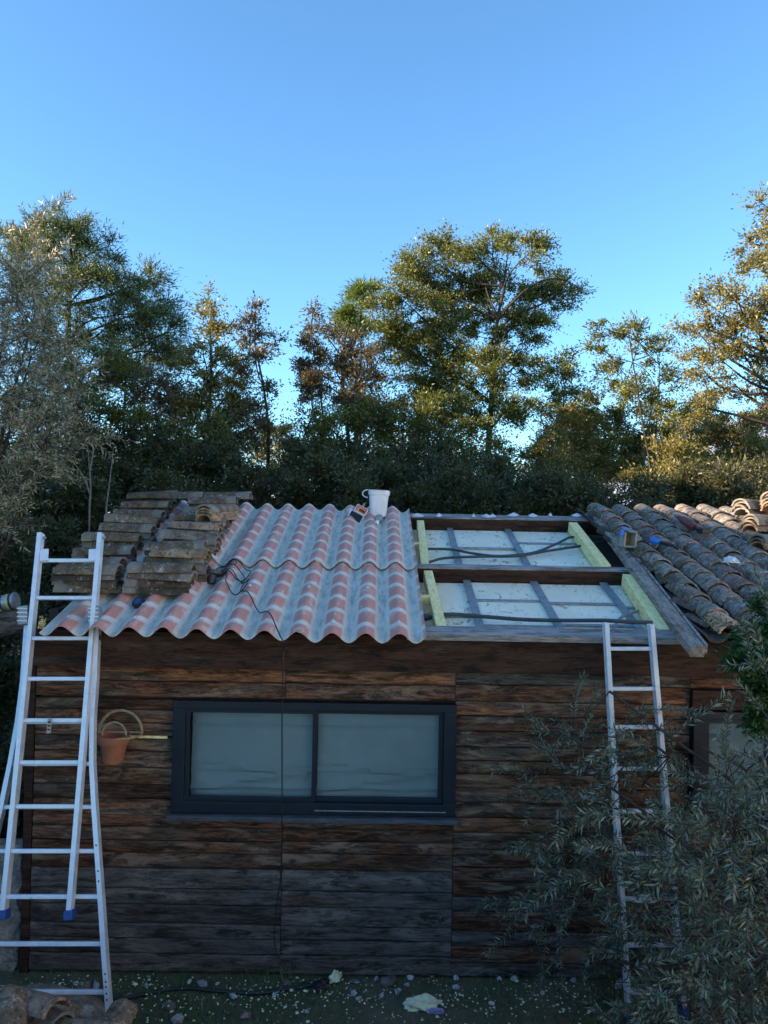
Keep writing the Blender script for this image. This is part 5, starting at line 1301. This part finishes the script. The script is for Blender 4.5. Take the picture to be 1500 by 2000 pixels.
# olives: long shoots set with paired narrow leaves
def shoots_tree(name, label, base, limbs, shoots, mat, leaf=(0.055, 0.010), bark='bark_pale', step=0.017, cat='olive tree', limb_r=0.03, sr=0.0028):
    base = np.array(base, float); e = empty(name, tuple(base), label, cat)
    segs = [(np.array(P_) - base, np.linspace(limb_r, 0.008, len(P_))) for P_ in limbs]
    allp = np.concatenate([np.array(P_) for P_ in limbs])
    CC, DD = [], []
    tw = []
    for a, d, L in shoots:
        n_ = 9; t = np.linspace(0, 1, n_)[:, None]
        bend = np.array([0, 0, -1]) * rng.uniform(0.0, 0.30) * L + rng.normal(size=3) * 0.08 * L
        P_ = a + d * L * t + bend * t * t
        tw.append((P_ - base, np.linspace(sr, sr * 0.4, n_)))
        # tie the shoot back to the nearest limb
        if rng.random() < 0.35:
            j = int(np.argmin(np.linalg.norm(allp - a, axis=1)))
            if np.linalg.norm(allp[j] - a) < 0.9: tw.append((curve3(allp[j], a, 0.12, 6) - base, np.linspace(sr * 1.8, sr, 6)))
        k = int(L / step); tt = np.linspace(0.12, 1, k)[:, None]
        q = a + d * L * tt + bend * tt * tt
        dd = d + 2 * bend * tt / L; dd /= np.linalg.norm(dd, axis=1, keepdims=True)
        side = np.cross(dd, rng.normal(size=3)); side /= (np.linalg.norm(side, axis=1, keepdims=True) + 1e-9)
        oth = np.cross(dd, side); ph = np.arange(k) % 2 * math.pi / 2
        sd = side * np.cos(ph)[:, None] + oth * np.sin(ph)[:, None]
        for s_ in (-1, 1):
            CC.append(q); DD.append(dd * rng.uniform(.6, 1.1, (k, 1)) + sd * s_ + rng.normal(size=(k, 3)) * 0.18)
    CC = np.concatenate(CC); DD = np.concatenate(DD); N_ = len(CC)
    o = bpy.data.objects.new('crown', leaf_mesh('crown', CC - base, DD, leaf[0] * rng.uniform(.6, 1.2, N_), leaf[1] * rng.uniform(.7, 1.2, N_), MAT[mat], rng.beta(2, 2, N_), 0.15)); link(o, e); o['kind'] = 'stuff'
    o = bpy.data.objects.new('branches', tubes_mesh('branches', segs, MAT[bark], 5)); link(o, e)
    o = bpy.data.objects.new('twigs', tubes_mesh('twigs', tw, MAT[bark], 3)); link(o, e); o['kind'] = 'stuff'
    return e
def in_poly(x, y, poly):
    c = False; j = len(poly) - 1
    for i in range(len(poly)):
        if (poly[i][1] > y) != (poly[j][1] > y) and x < (poly[j][0] - poly[i][0]) * (y - poly[i][1]) / (poly[j][1] - poly[i][1]) + poly[i][0]: c = not c
        j = i
    return c
def npv(v): return np.array(tuple(v), float)
poly = [(1060, 1440), (1110, 1390), (1190, 1385), (1290, 1430), (1340, 1490), (1400, 1530), (1480, 1520), (1560, 1440), (1700, 1400), (1700, 2100), (1230, 2100), (1210, 1930), (1150, 1870), (1090, 1830), (1010, 1810), (1000, 1770), (1080, 1690), (1060, 1620), (1040, 1560), (1060, 1500)]
root = npv(gnd(1700, 2100)); root[2] = 0
limbs = []
ends = [(1080, 1480, -.7), (1060, 1640, -.8), (1020, 1780, -.9), (1120, 1860, -.9), (1200, 1420, -.6), (1310, 1440, -.8), (1400, 1450, -1.1), (1480, 1330, -1.3), (1200, 1700, -1.0), (1300, 1650, -1.3), (1400, 1700, -1.6), (1300, 1880, -1.4), (1450, 1850, -1.7), (1130, 1330, -.55), (1390, 1340, -1.0)]
for px, py, Y in ends:
    E = npv(atY(px + 60, py + 20, Y)); midp = (root * 0.45 + E * 0.55) + np.array([0.15, 0, 0.30])
    limbs.append(np.array([tuple(v) for v in catmull([root + [0, 0, 0.2], (root + midp) / 2 + [0, 0, .25] + rng.normal(size=3) * .12, midp + rng.normal(size=3) * .10, (midp + E) / 2 + rng.normal(size=3) * .07 + [0, 0, .05], E], 6)]))
sh = []
tries = 0
while len(sh) < 720 and tries < 40000:
    tries += 1
    px, py = random.uniform(980, 1640), random.uniform(1260, 2080)
    if not in_poly(px, py, poly): continue
    dx = (px - 1040) / 400
    if random.random() > 0.30 + 0.70 * max(0, min(1, dx * .8 + (py - 1500) / 900)): continue
    Y = random.uniform(-0.42, -0.12) if px < 1350 and random.random() < 0.70 else random.uniform(-2.1, -0.6)
    if px < 1150: Y = random.uniform(-0.8, -.25)
    a = npv(atY(px, py, Y))
    d = np.array([random.uniform(-1.0, 0.5), random.uniform(-.6, .3), random.uniform(-.45, 0.7)]); d /= np.linalg.norm(d)
    L = random.uniform(0.16, 0.42)
    if a[1] + d[1] * L > -0.1: d[1] = -abs(d[1])
    sh.append((a, d, L))
for (x0_, y0_, x1_, y1_, Y) in ((1050, 1510, 968, 1500, -.6), (1120, 1420, 1118, 1268, -.5), (1140, 1400, 1180, 1330, -.5), (1200, 1400, 1378, 1352, -.6), (1260, 1440, 1345, 1380, -.6), (1050, 1740, 985, 1770, -.8), (1080, 1700, 1000, 1740, -.8), (1420, 1520, 1405, 1340, -1.2), (1430, 1520, 1410, 1420, -1.2), (1150, 1460, 1050, 1445, -.6), (1130, 1430, 1090, 1390, -.6),
        (1480, 1330, 1440, 1180, -1.5), (1500, 1340, 1470, 1150, -1.6), (1500, 1260, 1400, 1200, -1.5), (1510, 1300, 1420, 1290, -1.5), (1500, 1400, 1430, 1320, -1.5), (1520, 1250, 1490, 1090, -1.7)):
    a, b = npv(atY(x0_, y0_, Y)), npv(atY(x1_, y1_, Y - .05)); L = np.linalg.norm(b - a); sh.append((a, (b - a) / L, L))
shoots_tree('olive_tree', 'grey-green olive with drooping shoots covering the narrow ladder at the right', root, limbs, sh, 'olive', leaf=(0.050, 0.0092), step=0.0125, limb_r=0.014, bark='bark')
# bare twigs hanging through the olive
# left olive
rootl = np.array([-3.9, 1.4, 0.0]); limbs = []
polyl = [(-160, 470), (-60, 460), (0, 520), (45, 430), (90, 500), (80, 600), (110, 640), (130, 700), (120, 780), (160, 830), (140, 880), (120, 920), (60, 950), (40, 1020), (-60, 1080), (-160, 1080)]
for px, py in ((-60, 560), (30, 560), (60, 700), (20, 800), (90, 860), (-40, 900), (60, 640), (-20, 700)):
    E = npv(atY(px, py, 1.2 + random.uniform(-.5, .5))); limbs.append(np.array([tuple(v) for v in catmull([rootl, rootl * .6 + E * .4 + [-.1, 0, .2], E], 8)]))
sh = []; tries = 0
while len(sh) < 760 and tries < 40000:
    tries += 1
    px, py = random.uniform(-160, 165), random.uniform(430, 1080)
    if not in_poly(px, py, polyl): continue
    a = npv(atY(px, py, random.uniform(0.3, 2.2))); d = np.array([random.uniform(-.6, 1.0), random.uniform(-.7, .4), random.uniform(-.5, 0.9)]); d /= np.linalg.norm(d)
    sh.append((a, d, random.uniform(0.2, 0.5)))
shoots_tree('olive_tree', 'silver leaved olive filling the left frame edge above the log beam', rootl, limbs, sh, 'olive_pale', leaf=(0.06, 0.011), limb_r=0.05, bark='bark')
# glossy green shrub at the right end of the eave
tree('green_shrub', 'dense bright green shrub against the right end of the eave', gnd(1560, 2000), PL(-1.15, (1470, 1270, 42, 50), (1500, 1220, 34, 50), (1445, 1300, 24), (1500, 1340, 40), (1480, 1390, 30), (1530, 1300, 50), (1495, 1185, 18, 24)), 'shrub', leaf=(0.030, 0.013), per=130, crad=0.07, dens=1.0, trunk_r=0.03, cat='shrub', top=tp(1510, 1250, -1.15))
# moss and litter between the old tiles
N = 2600; mx_ = XE + 0.05 + rng.random(N) ** 1.6 * 1.9; mt = rng.uniform(-0.15, 3.0, N)
mh = 0.09 + rng.uniform(0, .05, N); mh[mx_ > XE + .16] -= 0.02
B3 = np.array([tuple(RP(a, b, c)) for a, b, c in zip(mx_, mt, mh)])
o = bpy.data.objects.new('moss_litter', leaf_mesh('moss_litter', B3, rng.normal(size=(N, 3)), rng.uniform(.012, .035, N), rng.uniform(.008, .02, N), MAT['brush'], rng.random(N))); link(o, roof); o['kind'] = 'stuff'

print('TRIS', sum(len(m.polygons) for m in bpy.data.meshes))
